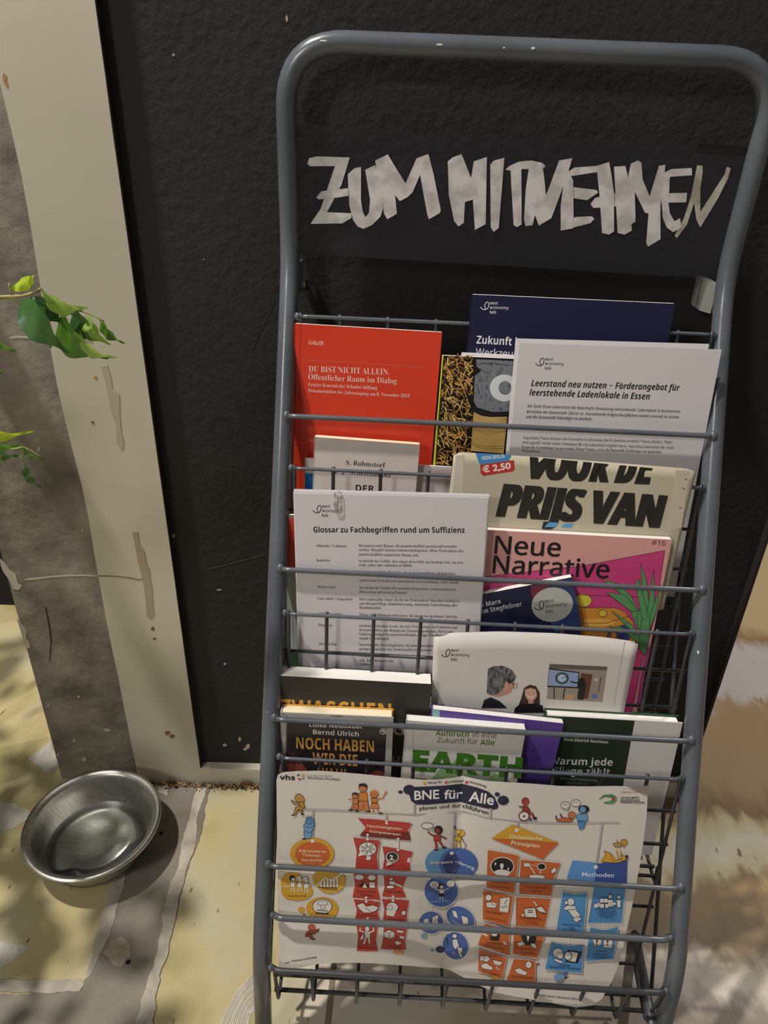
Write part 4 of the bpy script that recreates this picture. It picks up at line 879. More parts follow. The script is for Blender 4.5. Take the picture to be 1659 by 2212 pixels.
s.stroke([(686, 1911), (702, 1896), (716, 1903), (736, 1888)], 3.2, WH); s.stroke([(685, 1917), (728, 1918)], 1.2, LN); s.poly([(730, 1886), (741, 1885), (738, 1893)], WH, LN, .7); s.text('Wirtschaft', (694, 1921), (729, 1923), 3.6, (110, 76, 20), .01); s.text('Gesellschaft', (621, 1937), (663, 1937), 3.8, (110, 76, 20), .01)
for x, y in ((631, 1896), (646, 1897), (660, 1899)):
    s.ell(x, y + 1, 6, 6, LN if x == 631 else WH, 0, LN, .8); s.ell(x + 2, y + 4, 4, 4, WH, 0, LN, .6); s.poly([(x - 4, y + 9), (x + 6, y + 9), (x + 6, y + 20), (x - 4, y + 20)], WH, LN, .8); s.stroke([(x - 1, y + 20), (x - 2, y + 30)], 2, WH); s.stroke([(x + 4, y + 20), (x + 5, y + 30)], 2, WH)
s.stroke([(628, 1914), (615, 1914), (614, 1918)], 2, WH); s.stroke([(665, 1910), (670, 1914)], 1.5, WH)
# the red column
s.poly([(771, 1766), (891, 1778), (882, 1794), (887, 1816), (777, 1806), (789, 1788)], RD_, WH, 1.4); s.poly([(782, 1797), (883, 1797), (887, 1816), (777, 1806)], (118, 34, 34))
s.text('Nachhaltigkeits-', (792, 1786), (870, 1793), 5.2, TXT, .015); s.text('kompetenzen', (799, 1798), (865, 1805), 5.4, TXT, .015)
colA = [[(762, 1808), (822, 1815), (815, 1850), (818, 1880), (767, 1876), (770, 1840)], [(763, 1886), (816, 1889), (816, 1915), (822, 1945), (761, 1940), (766, 1910)], [(763, 1941), (822, 1948), (817, 1970), (820, 1988), (767, 1986), (770, 1965)], [(767, 1990), (818, 1992), (813, 2030), (817, 2056), (770, 2055), (773, 2020)]]
colB = [[(825, 1827), (893, 1840), (886, 1860), (887, 1882), (826, 1878), (830, 1855)], [(828, 1890), (880, 1893), (870, 1918), (878, 1940), (825, 1937), (830, 1915)], [(824, 1941), (884, 1944), (880, 1975), (880, 1996), (826, 1993), (830, 1965)], [(828, 1996), (881, 1998), (876, 2030), (877, 2053), (822, 2051), (828, 2020)]]
for pl in colA + colB: s.poly(pl, RD_, WH, 1.3)
def knot(x, y, d=12): s.stroke([(x, y - d / 2), (x, y + d / 2)], 2.4, WH); s.ell(x, y - d / 2, 2.8, 2.4, WH); s.ell(x, y + d / 2, 3, 2.6, WH)
for x, y, d in ((794, 1808, 10), (860, 1824, 24), (791, 1943, 9), (849, 1941, 9), (794, 1988, 9), (835, 1776, 5), (1079, 1844, 24), (1157, 1856, 12), (1074, 1928, 12), (1154, 1935, 12), (1070, 1998, 14), (1144, 2003, 12), (1066, 2059, 14), (1128, 2071, 16), (1244, 1900, 22), (1309, 1918, 14), (1304, 1999, 26), (1230, 2035, 24), (932, 1965, 16), (995, 1950, 36)): knot(x, y, d)
s.ell(794, 1834, 19, 15, WH, 0, LN, 1); s.poly([(778, 1838), (773, 1850), (790, 1846)], WH); s.poly([(792, 1848), (802, 1850), (800, 1858), (790, 1858)], WH, LN, .7); s.ell(794, 1834, 6, 5, (206, 202, 196), 0, LN, 1)
for a in range(7): s.ell(794 + 13 * math.cos(a * .9), 1834 + 9.5 * math.sin(a * .9), 2.4, 2, WH, 0, LN, .8); s.stroke([(794 + 6 * math.cos(a * .9), 1834 + 5 * math.sin(a * .9)), (794 + 11 * math.cos(a * .9), 1834 + 8 * math.sin(a * .9))], .8, LN)
s.ell(847, 1852, 15, 13, WH, 0, LN, 1); s.ell(847, 1851, 11.5, 9.5, LN); s.text('2.', (841, 1857), (852, 1858), 10, WH, .04); s.poly([(836, 1862), (834, 1871), (848, 1866)], WH); s.text('1', (879, 1862), (884, 1863), 9, WH, .03)
s.ell(776, 1895, 10, 6, WH, 0, LN, .8); s.ell(803, 1896, 9, 6, WH, 0, LN, .8); s.poly([(773, 1916), (786, 1904), (800, 1918)], LN); s.poly([(783, 1917), (788, 1906), (793, 1918)], WH); s.poly([(797, 1905), (810, 1906), (810, 1918), (798, 1918)], WH, LN, .8)
s.ell(845, 1899, 4, 3, WH, 0, LN, .7); s.poly([(840, 1903), (853, 1904), (851, 1912), (841, 1911)], WH, LN, .8); s.stroke([(850, 1908), (868, 1915)], 4, WH); s.ell(843, 1916, 9, 3.5, WH, 0, LN, .9)
s.poly([(770, 1955), (783, 1950), (792, 1958), (805, 1955), (818, 1960), (812, 1968), (800, 1972), (786, 1972), (776, 1964)], WH, LN, 1); s.stroke([(788, 1960), (796, 1966), (802, 1970)], .9, LN)
s.ell(847, 1960, 13, 11, WH, 0, LN, 1); s.poly([(834, 1966), (835, 1977), (850, 1980), (856, 1968)], WH); s.poly([(838, 1957), (846, 1955), (848, 1963), (840, 1965)], WH, LN, .8); s.ell(872, 1972, 5, 5, WH, 0, LN, .8)
s.ell(793, 2007, 5, 6, WH, 0, LN, .8); s.poly([(786, 2012), (801, 2012), (799, 2026), (789, 2026)], WH, LN, .8); s.stroke([(787, 2014), (777, 2010), (779, 2004)], 3, WH); s.stroke([(800, 2014), (808, 2010), (806, 2004)], 3, WH); s.poly([(785, 2014), (776, 2030), (786, 2028)], WH, LN, .8); s.stroke([(790, 2026), (786, 2039)], 3.4, WH); s.stroke([(797, 2026), (798, 2038)], 3.4, WH)
s.poly([(829, 2013), (840, 2009), (852, 2013), (852, 2025), (841, 2028), (830, 2024)], WH, LN, .9); s.stroke([(829, 2013), (841, 2016), (852, 2013)], .9, LN); s.stroke([(841, 2016), (841, 2028)], .9, LN); s.poly([(858, 2009), (870, 2010), (872, 2016), (857, 2014)], WH, LN, .7); s.poly([(862, 2021), (872, 2022), (874, 2030), (864, 2027)], WH, LN, .7); s.poly([(852, 2036), (858, 2032), (869, 2037), (858, 2042)], WH, LN, .7)
s.ell(857, 2056, 7, 4.5, ORL); s.ell(868, 2058, 4.5, 3.5, YE)
for tx, x0, x1, y in (('Systemisches', 771, 811, 1927), ('Denken', 779, 806, 1935), ('Kooperation', 773, 812, 1978), ('Mut und Kraft', 774, 812, 2049), ('Folgen abwägen', 832, 870, 1927), ('Kreativität', 838, 872, 1988), ('Vielfalt', 839, 866, 2047)): s.text(tx, (x0, y), (x1, y + 2), 4, (110, 30, 28), .01)
# blue group in the middle
s.ell(960, 1864, 42, 33, (92, 146, 186)); s.ell(990, 1866, 42, 34, BL); s.ell(975, 1866, 18, 24, (46, 58, 110)); s.ell(976, 1843, 4.5, 4, WH)
s.text('Werteorien', (928, 1867), (986, 1864), 6, TXT, .012); s.text('tierung', (988, 1865), (1024, 1879), 6.5, (226, 222, 216), .012)
s.ell(953, 1925, 37, 35, BL, .1, WH, 1.4); s.ell(938, 1911, 10, 8, WH, 0, LN, .8); s.ell(973, 1909, 9, 8, WH, 0, LN, .8); s.ell(938, 1912, 4, 3.5, (206, 202, 196), 0, LN, .8); s.ell(953, 1914, 5.5, 6, LN); s.ell(954, 1916, 3.6, 3.6, WH); s.poly([(948, 1921), (960, 1921), (959, 1931), (949, 1931)], WH, LN, .8); s.poly([(948, 1930), (960, 1930), (960, 1937), (948, 1937)], LN); s.stroke([(951, 1937), (950, 1943)], 1.6, WH); s.stroke([(956, 1937), (956, 1943)], 1.6, WH); s.stroke([(948, 1923), (938, 1919)], 2, WH); s.stroke([(960, 1923), (970, 1918)], 2, WH)
s.text('wertschätzen', (930, 1950), (972, 1947), 4.2, (150, 170, 206), .01)
s.ell(931, 1993, 27, 25, BL, 0, WH, 1.4); s.poly([(914, 1986), (925, 1983), (927, 1993), (916, 1996)], WH, LN, .8); s.poly([(934, 1981), (947, 1976), (945, 2001), (932, 2003)], WH, LN, .9); s.stroke([(936, 1993), (945, 1986), (938, 1984)], .9, LN)
s.ell(995, 1983, 33, 24, BL, .5, WH, 1.4); s.poly([(976, 1966), (985, 1968), (990, 1984), (980, 1980)], WH, LN, .8); s.poly([(996, 1977), (1010, 1982), (1012, 1995), (1000, 1997)], WH, LN, .8); s.text('reflektieren', (974, 1989), (998, 2003), 4.2, (160, 180, 214), .01)
s.ell(984, 2043, 28, 31, BL, -.4, WH, 1.4); s.ell(982, 2022, 5, 5, WH, 0, LN, .9); s.poly([(977, 2030), (987, 2028), (992, 2045), (983, 2051), (978, 2042)], WH, LN, .9); s.poly([(987, 2046), (1000, 2047), (998, 2058), (990, 2060)], WH, LN, 1.2); s.stroke([(992, 2058), (997, 2067)], 3, WH); s.stroke([(966, 2026), (968, 2040)], 2, LN); s.text('Mut', (976, 2059), (985, 2063), 4, (170, 186, 214), .01)
s.ell(951, 2051, 10, 7.5, (42, 50, 86)); s.ell(916, 2022, 6.8, 5, (120, 160, 176)); s.ell(934, 2053, 4.5, 3.2, (120, 160, 176)); s.ell(964, 1997, 3, 2.2, (42, 50, 70)); s.ell(968, 2061, 3.4, 2.6, BLL)
# orange column
s.poly([(1061, 1811), (1107, 1781), (1208, 1821), (1140, 1815)], YE); s.poly([(1061, 1811), (1208, 1820), (1172, 1856)], OR); s.ell(1116, 1793, 4.6, 4, WH)
s.text('Didaktische', (1101, 1811), (1172, 1815), 8, (240, 226, 190), .012); s.text('Prinzipien', (1104, 1824), (1165, 1831), 8, (240, 226, 200), .012)
colC = [[(1053, 1836), (1122, 1848), (1111, 1930), (1050, 1918)], [(1043, 1923), (1110, 1935), (1099, 2002), (1042, 1986)], [(1048, 1994), (1101, 2010), (1101, 2065), (1032, 2041)], [(1034, 2050), (1095, 2069), (1085, 2115), (1032, 2098)]]
colD = [[(1124, 1856), (1211, 1864), (1198, 1895), (1191, 1936), (1121, 1931)], [(1114, 1937), (1190, 1941), (1177, 2004), (1114, 1999)], [(1110, 2001), (1180, 2010), (1161, 2071), (1107, 2061)], [(1110, 2070), (1157, 2075), (1156, 2130), (1094, 2118)]]
for pl in colC + colD: s.poly(pl, OR, WH, 1.3)
s.ell(1085, 1871, 26, 20, WH, 0); s.ell(1085, 1871, 24, 18, LN); s.poly([(1068, 1882), (1078, 1878), (1084, 1884), (1092, 1879), (1104, 1884), (1098, 1892), (1072, 1890)], WH); s.ell(1084, 1870, 4, 5, WH); s.poly([(1081, 1873), (1087, 1873), (1084, 1882)], WH); s.poly([(1070, 1862), (1072, 1866), (1070, 1870), (1068, 1866)], WH); s.poly([(1098, 1873), (1100, 1877), (1098, 1881), (1096, 1877)], WH)
s.poly([(1130, 1864), (1143, 1864), (1146, 1872), (1133, 1873)], WH, LN, .9); s.ell(1170, 1872, 9, 7, LN, 0, WH, 1.6); s.poly([(1190, 1880), (1199, 1872), (1202, 1882), (1192, 1888)], WH, LN, .9); s.poly([(1143, 1890), (1158, 1889), (1176, 1891), (1176, 1900), (1144, 1898)], WH, LN, .9); s.stroke([(1145, 1872), (1156, 1888)], 2, WH); s.stroke([(1168, 1879), (1167, 1888)], 2, WH); s.stroke([(1146, 1868), (1162, 1871)], 1, WH)
s.ell(1055, 1939, 7, 7, WH, 0, LN, 1); s.poly([(1049, 1950), (1060, 1948), (1064, 1956), (1074, 1952), (1070, 1962), (1052, 1960)], WH, LN, 1); s.poly([(1080, 1940), (1102, 1938), (1098, 1972), (1078, 1969)], WH, LN, 1); s.stroke([(1096, 1942), (1090, 1952), (1096, 1958), (1082, 1960)], 1.2, LN)
s.poly([(1132, 1963), (1156, 1961), (1160, 1982), (1135, 1981)], WH, LN, 1.1); s.stroke([(1140, 1967), (1151, 1967)], 1.6, LN); s.stroke([(1140, 1971), (1151, 1971)], 1.6, LN); s.stroke([(1153, 1947), (1160, 1957)], 2.4, WH); s.poly([(1157, 1961), (1170, 1958), (1181, 1972), (1166, 1970)], WH, LN, .9); s.poly([(1125, 1976), (1133, 1974), (1131, 1981)], WH)
s.poly([(1060, 2018), (1080, 2018), (1078, 2033), (1058, 2031)], LN); s.ell(1068, 2018, 7, 5, WH, 0, LN, .9); s.poly([(1085, 2033), (1094, 2035), (1090, 2041), (1097, 2040)], WH); s.stroke([(1042, 2016), (1053, 2022)], 4, WH)
s.poly([(1122, 2016), (1160, 2017), (1156, 2042), (1134, 2042)], LN); s.poly([(1138, 2022), (1144, 2022), (1140, 2036)], WH); s.poly([(1115, 2038), (1128, 2033), (1135, 2040), (1122, 2045)], WH, LN, .9); s.poly([(1145, 2038), (1156, 2038), (1160, 2049), (1150, 2047)], WH, LN, .9)
s.ell(1050, 2071, 8, 7, WH, 0, LN, 1); s.ell(1041, 2070, 5, 6, WH, 0, LN, .8); s.poly([(1038, 2084), (1050, 2080), (1065, 2090), (1062, 2096), (1042, 2092)], WH, LN, 1); s.poly([(1063, 2073), (1086, 2078), (1080, 2086), (1068, 2084)], WH, LN, 1); s.stroke([(1073, 2086), (1074, 2093), (1080, 2095)], 1.6, WH)
s.poly([(1110, 2094), (1122, 2091), (1140, 2101), (1134, 2107), (1118, 2103)], WH, LN, 1); s.ell(1142, 2084, 7, 8, WH, 0, LN, 1)
OT = (150, 62, 22)
for tx, x0, x1, y, dy in (('Zukunfts-', 1060, 1098, 1906, 4), ('orientierung', 1055, 1100, 1915, 5), ('Vernetzendes', 1135, 1184, 1918, 2), ('Lernen', 1148, 1170, 1926, 1), ('Handlungs-', 1050, 1086, 1971, 5), ('orientierung', 1050, 1092, 1984, 8), ('Entdeckendes', 1124, 1172, 1985, 3), ('Lernen', 1135, 1162, 1994, 2), ('Lernenden-', 1050, 1084, 2037, 5), ('zentrierung', 1048, 1088, 2044, 8), ('Partizipations-', 1112, 1158, 2050, 3), ('orientierung', 1116, 1156, 2058, 4), ('Fehlerfreundlich', 1040, 1078, 2098, 10), ('Werteleitend', 1103, 1150, 2110, 4)): s.text(tx, (x0, y), (x1, y + dy), 4.2, OT, .01)
s.ell(1070, 2112, 7, 4.5, YE); s.ell(1059, 2111, 2.6, 2, (196, 150, 70)); s.ell(1163, 2083, 3.2, 2.8, (190, 90, 50))
# blue tags at the right
s.poly([(1237, 1859), (1290, 1864), (1284, 1905), (1224, 1897)], (86, 146, 208)); s.poly([(1290, 1866), (1355, 1858), (1353, 1908), (1284, 1905)], (56, 80, 154)); s.text('Methoden', (1257, 1893), (1326, 1895), 9, (214, 222, 234), .012); s.ell(1287, 1873, 4.6, 4, WH)
BT = (78, 144, 200)
for pl in ([(1215, 1926), (1243, 1931), (1269, 1929), (1261, 2022), (1200, 2018)], [(1283, 1913), (1352, 1918), (1343, 1994), (1270, 1994)], [(1275, 2002), (1305, 2009), (1336, 2002), (1325, 2072), (1265, 2077)], [(1190, 2034), (1227, 2043), (1261, 2040), (1257, 2102), (1177, 2094)]): s.poly(pl, BT, WH, 1.3)
s.ell(1233, 1948, 8, 8, WH, 0, LN, 1); s.ell(1223, 1950, 4, 4, WH, 0, LN, .8); s.poly([(1216, 1962), (1226, 1955), (1242, 1957), (1246, 1966), (1220, 1966)], WH, LN, 1); s.poly([(1226, 1966), (1243, 1964), (1255, 1978), (1240, 1984)], WH, LN, 1); s.poly([(1236, 1984), (1250, 1980), (1257, 1986), (1244, 1993)], WH, LN, 1)
for x, y in ((1293, 1950), (1301, 1941), (1309, 1941), (1301, 1952), (1288, 1952), (1312, 1952)): s.poly([(x - 5, y), (x + 4, y), (x + 4, y + 9), (x - 5, y + 9)], WH, LN, .8)
s.ell(1318, 1937, 4.5, 4.5, WH, 0, LN, .8); s.poly([(1313, 1943), (1324, 1944), (1326, 1958), (1314, 1958)], WH, LN, .8); s.ell(1337, 1938, 4, 4, WH, 0, LN, .8); s.poly([(1332, 1944), (1341, 1944), (1341, 1960), (1333, 1960)], WH, LN, .8); s.poly([(1319, 1949), (1330, 1949), (1330, 1955), (1319, 1955)], WH, LN, .8)
s.poly([(1278, 2024), (1300, 2026), (1298, 2042), (1284, 2044)], WH, LN, 1); s.poly([(1304, 2020), (1326, 2016), (1322, 2048), (1303, 2047)], WH, LN, 1); s.stroke([(1290, 2029), (1289, 2037)], 3, LN); s.ell(1289, 2041, 1.8, 1.6, LN); s.stroke([(1313, 2028), (1312, 2037)], 3, LN); s.ell(1312, 2041, 1.8, 1.6, LN)
s.ell(1205, 2058, 11, 10, WH, 0, LN, 1); s.ell(1210, 2064, 7, 7, WH, 0, LN, .8); s.poly([(1195, 2070), (1205, 2072), (1220, 2079), (1210, 2081), (1198, 2076)], WH, LN, 1); s.poly([(1228, 2052), (1257, 2056), (1248, 2081), (1222, 2078)], LN); s.poly([(1231, 2055), (1249, 2059), (1243, 2078), (1226, 2075)], WH); s.ell(1227, 2065, 8, 9, WH, 0, LN, 1.4)
for tx, x0, x1, y, dy in (('Entwicklung', 1215, 1254, 1999, 2), ('von', 1228, 1240, 2006, 0), ('Zukunfts-', 1215, 1246, 2011, 1), ('Lebensnahe', 1292, 1331, 1969, 1), ('kollaborative', 1290, 1332, 1975, 1), ('Projekte', 1297, 1325, 1982, 0), ('Kritik &', 1286, 1310, 2057, 0), ('Reflexion', 1282, 1312, 2064, 0), ('trainieren', 1280, 1313, 2070, 0), ('Analyse', 1207, 1232, 2087, 1), ('komplexer Systeme', 1186, 1252, 2090, 5)): s.text(tx, (x0, y), (x1, y + dy), 4.6, (40, 74, 130), .012)
s.ell(1207, 2111, 10.5, 8.5, (110, 160, 204)); s.ell(1221, 2104, 5.2, 4.2, (74, 100, 156)); s.ell(1222, 2112, 3.2, 2.6, (46, 66, 104))
# people on the rope, all plain cartoon figures
def outl(pl, c, w_=1.0): s.poly(pl, c, LN, w_)
GO = (190, 140, 62)
outl([(636, 1724), (640, 1716), (648, 1715), (654, 1720), (659, 1728), (655, 1733), (648, 1733), (640, 1732)], GO); outl([(629, 1728), (634, 1731), (642, 1733), (646, 1737), (636, 1738), (630, 1733)], GO); outl([(648, 1733), (655, 1732), (659, 1746), (652, 1748), (646, 1740)], GO); outl([(638, 1744), (646, 1741), (656, 1746), (652, 1750), (644, 1749), (638, 1761), (634, 1760)], GO); outl([(644, 1750), (650, 1749), (655, 1757), (652, 1759)], GO); s.ell(633, 1761, 4, 1.6, LN); s.ell(653, 1759, 3, 2.2, LN)
outl([(662, 1765), (672, 1764), (678, 1770), (679, 1785), (674, 1798), (672, 1811), (660, 1812), (656, 1803), (657, 1790), (655, 1784), (660, 1776)], BLL); s.stroke([(659, 1784), (668, 1788), (678, 1784)], 1.2, (50, 80, 130)); s.stroke([(660, 1796), (668, 1799), (674, 1796)], 1.2, (50, 80, 130)); s.ell(657, 1812, 5, 1.6, LN); s.ell(668, 1774, 7, 7, (84, 132, 184), 0, (50, 80, 130), .8)
SKN = (206, 124, 72); HRD = (70, 30, 20)
for hx, hy, k in ((767, 1719, .72), (784, 1702, 1.0), (808, 1716, .86)):
    s.ell(hx, hy, 9 * k, 8.6 * k, SKN, 0, HRD, 1); 
    if hx < 800: s.poly([(hx - 10 * k, hy - 2), (hx - 8 * k, hy - 9 * k), (hx + 4 * k, hy - 10 * k), (hx + 10 * k, hy - 5 * k), (hx + 9 * k, hy), (hx, hy - 4 * k)], (34, 24, 22))
    else: s.poly([(hx - 10, hy + 5), (hx - 9, hy - 6), (hx, hy - 10), (hx + 9, hy - 6), (hx + 11, hy + 6), (hx + 6, hy - 2), (hx - 5, hy - 3)], (214, 130, 66))
outl([(776, 1712), (793, 1712), (795, 1731), (775, 1731)], (216, 128, 50)); outl([(775, 1731), (794, 1731), (798, 1752), (789, 1753), (785, 1737), (780, 1752), (771, 1751)], (206, 120, 70)); outl([(762, 1725), (773, 1725), (773, 1737), (762, 1737)], (212, 124, 60)); outl([(762, 1737), (773, 1737), (774, 1748), (768, 1748), (766, 1741), (763, 1749), (757, 1748)], (206, 120, 70))
outl([(801, 1724), (816, 1724), (815, 1734), (803, 1734)], (212, 124, 60)); outl([(802, 1735), (816, 1735), (820, 1746), (800, 1746)], (214, 130, 60)); s.stroke([(805, 1746), (807, 1755)], 3, SKN); s.stroke([(813, 1746), (819, 1755)], 3, SKN); s.stroke([(762, 1727), (752, 1727)], 2.4, SKN); s.stroke([(816, 1726), (827, 1724), (832, 1714)], 2.8, SKN); s.ell(833, 1712, 3, 3, SKN)
for x, y in ((757, 1750), (771, 1752), (796, 1753), (822, 1757)): s.ell(x, y, 5, 1.8, LN)
s.ell(947, 1793, 9.5, 9.5, LN); s.ell(945, 1795, 5.6, 6.5, (150, 48, 42)); outl([(937, 1804), (952, 1804), (952, 1817), (937, 1817)], RD_); s.stroke([(938, 1806), (930, 1802), (924, 1796)], 3, (130, 40, 38)); s.stroke([(951, 1805), (958, 1809), (965, 1812)], 3, (130, 40, 38)); s.stroke([(941, 1817), (943, 1834)], 5, (170, 52, 46)); s.stroke([(949, 1817), (957, 1829)], 5, (170, 52, 46)); s.ell(942, 1836, 5, 2, LN); s.ell(960, 1831, 5, 2, LN)
s.ell(923, 1784, 13, 6.5, WH, 0, LN, 1.1); s.poly([(930, 1788), (936, 1795), (925, 1790)], WH, LN, .8)
s.ell(996, 1800, 8, 7.5, (214, 172, 66), 0, (120, 80, 30), 1); s.ell(990, 1797, 5, 5, (226, 186, 80), 0, (120, 80, 30), .9); outl([(984, 1805), (996, 1807), (995, 1818), (981, 1815)], (216, 166, 52)); s.stroke([(986, 1817), (983, 1832)], 4, (206, 160, 60)); s.stroke([(992, 1818), (994, 1832)], 4, (206, 160, 60)); s.stroke([(997, 1809), (1002, 1820), (1007, 1825), (1003, 1835)], 1.6, (110, 84, 50)); s.ell(983, 1788, 2.4, 4, (80, 76, 70))
s.ell(1135, 1731, 8.5, 8.5, (150, 48, 42)); s.ell(1137, 1733, 5.5, 6.5, (176, 66, 56)); outl([(1129, 1741), (1138, 1741), (1146, 1751), (1140, 1756), (1128, 1755)], (156, 52, 46)); s.stroke([(1136, 1755), (1150, 1758), (1154, 1770)], 5, (156, 52, 46)); s.ell(1132, 1763, 11, 10, WH, 0, (110, 40, 40), 2.4); s.ell(1132, 1763, 2.5, 2, LN); s.ell(1146, 1770, 3, 3, (70, 50, 60)); s.ell(1156, 1768, 4.2, 3, LN); s.stroke([(1121, 1742), (1128, 1744)], 2.4, LN)
s.ell(1235, 1761, 8, 7.5, (206, 116, 74), 0, HRD, .9); outl([(1201, 1772), (1216, 1766), (1230, 1768), (1238, 1772), (1232, 1776), (1206, 1775)], (204, 104, 54)); s.stroke([(1202, 1770), (1201, 1762)], 2.6, LN); s.stroke([(1214, 1766), (1210, 1758)], 2.6, LN)
s.ell(1221, 1740, 10, 7.5, WH, 0, LN, 1); s.poly([(1226, 1745), (1228, 1750), (1219, 1747)], WH, LN, .7); s.ell(1244, 1735, 10, 7.5, WH, 0, LN, 1); s.poly([(1248, 1740), (1252, 1744), (1244, 1742)], WH, LN, .7); s.stroke([(1216, 1738), (1226, 1739)], 1, (120, 116, 112)); s.stroke([(1239, 1733), (1249, 1734)], 1, (120, 116, 112))
s.ell(1261, 1748, 12, 8.5, LN); s.ell(1259, 1749, 6.5, 6.5, BLL); outl([(1248, 1758), (1268, 1758), (1270, 1770), (1266, 1774), (1247, 1773), (1245, 1764)], BLL); outl([(1248, 1774), (1266, 1774), (1260, 1790), (1252, 1792)], (74, 132, 190))
s.ell(1348, 1820, 7.5, 7, (196, 150, 66), 0, (110, 80, 30), 1); outl([(1324, 1823), (1334, 1820), (1344, 1824), (1340, 1830), (1328, 1829)], (196, 150, 66)); s.stroke([(1334, 1820), (1333, 1814)], 2.4, (180, 130, 50)); s.stroke([(1343, 1827), (1351, 1829)], 2.4, (180, 130, 50))
outl([(1298, 1862), (1308, 1844), (1304, 1838), (1320, 1844), (1324, 1860), (1334, 1858), (1346, 1852), (1350, 1860), (1330, 1864)], (214, 160, 50), .9); s.ell(1347, 1854, 5.5, 6, (206, 156, 54), 0, LN, .9); s.stroke([(1336, 1856), (1331, 1836)], 2.6, (206, 156, 54)); s.stroke([(1341, 1854), (1340, 1836)], 2.6, (206, 156, 54)); s.stroke([(1298, 1862), (1308, 1846)], 3, (206, 156, 54)); s.ell(1354, 1851, 3, 4, LN)
s.ell(673, 2003, 8.5, 7.5, (176, 92, 58)); outl([(662, 2014), (670, 2008), (678, 2014), (690, 2006), (688, 2012), (678, 2019), (660, 2019)], (168, 82, 50), .7); outl([(659, 2019), (672, 2017), (676, 2028), (670, 2029), (668, 2024), (659, 2024)], (156, 74, 46), .7); s.ell(677, 2029, 4, 1.8, (90, 40, 30))
s.poly([(1292, 1728), (1304, 1717), (1322, 1716), (1334, 1722), (1322, 1724), (1308, 1721)], (70, 130, 76)); s.poly([(1334, 1726), (1326, 1736), (1310, 1737), (1302, 1733), (1316, 1731), (1326, 1725)], (90, 150, 80)); s.ell(1325, 1726, 3.6, 3.4, (196, 50, 46))
s.text('Gefördert durch die', (1342, 1713), (1390, 1712), 4, (130, 124, 120)); s.text('STIFTUNG UMWELT', (1340, 1726), (1381, 1725), 4.2, (50, 48, 50), .015); s.text('UND ENTWICKLUNG', (1340, 1731), (1382, 1731), 4.2, (50, 48, 50), .015); s.text('NORDRHEIN-WESTFALEN', (1340, 1735), (1392, 1736), 4.2, (50, 48, 50), .015)
s.stroke([(1345, 1702), (1370, 1706), (1396, 1712)], .6, (170, 164, 158))
s.text('In Anlehnung an: Netzwerk (2021)', (1154, 2150), (1250, 2161), 4.5, (60, 56, 54), .008)
s.text('www.', (615, 2082), (627, 2079), 3.4, (50, 48, 48), .01); s.text('bildung-nachhaltig', (630, 2078), (684, 2069), 3.4, (50, 48, 48), .01)
s.done(poster)

# ------------------------------------------------------------------ the bowl and its water
BC = Vector((-.4120, .7120, 0)); BR = .0970; BK = (.982, 1.24)
MET = noisy('brushed_steel', [(186, 183, 176), (206, 203, 196)], 60, 4, .36, .06, 300, metal=1, vec=(1, 6, 1), bdist=.0004)
prof = [(0, .0035), (.040, .0035), (.044, .0050), (.060, .0048), (.0675, .0060), (.0715, .0100), (.0800, .0300), (.0858, .0450), (.0880, .0485), (.0935, .0505), (.0975, .0500), (.0988, .0478), (.0975, .0460), (.0930, .0470), (.0885, .0455), (.0868, .0435), (.0815, .0290), (.0730, .0095), (.0690, .0040), (.0640, .0015), (.0600, .0), (0, .0)]
def lathe(name, prof, c, mat, seg=72, parent=None):
    V = []; Fs = []
    for r, z in prof:
        for k in range(seg): a = 2 * math.pi * k / seg; V.append(c + Vector((r * math.cos(a), r * math.sin(a), z)))
    for i in range(len(prof) - 1):
        for k in range(seg): Fs.append((i * seg + k, i * seg + (k + 1) % seg, (i + 1) * seg + (k + 1) % seg, (i + 1) * seg + k))
    bm = bmesh.new(); me = bpy.data.meshes.new(name); me.from_pydata([tuple(v) for v in V], [], Fs); bm.from_mesh(me)
    bmesh.ops.remove_doubles(bm, verts=bm.verts[:], dist=1e-6); bmesh.ops.recalc_face_normals(bm, faces=bm.faces[:]); bm.to_mesh(me); bm.free()
    me.polygons.foreach_set('use_smooth', [True] * len(me.polygons)); me.materials.append(mat)
    o = bpy.data.objects.new(name, me); sc.collection.objects.link(o); return o
prof = [(r * BK[0], z * BK[1]) for r, z in prof]
bowl = lathe('pet_bowl', prof, BC + Vector((0, 0, .0016)), MET); bowl['label'] = 'round stainless steel pet bowl on the floor by the pillar'; bowl['category'] = 'bowl'
wm = bpy.data.materials.new('water'); wm.use_nodes = True; nd = wm.node_tree.nodes; L = wm.node_tree.links
tr = nd.new('ShaderNodeBsdfTransparent'); tr.inputs[0].default_value = (.94, .96, .95, 1); gs = nd.new('ShaderNodeBsdfGlossy'); gs.inputs['Roughness'].default_value = .01; fr = nd.new('ShaderNodeFresnel'); fr.inputs[0].default_value = 1.33
mx = nd.new('ShaderNodeMixShader'); L.new(fr.outputs[0], mx.inputs[0]); L.new(tr.outputs[0], mx.inputs[1]); L.new(gs.outputs[0], mx.inputs[2]); L.new(mx.outputs[0], nd['Material Output'].inputs[0])
wl = .016
water = lathe('water', [(0, .0060), (.0665, .0080), (.0738, wl), (.0738, wl + .0002), (0, wl + .0002)], BC + Vector((0, 0, .0016)), wm, 64); water['label'] = 'clear water standing in the steel pet bowl'; water['category'] = 'water'

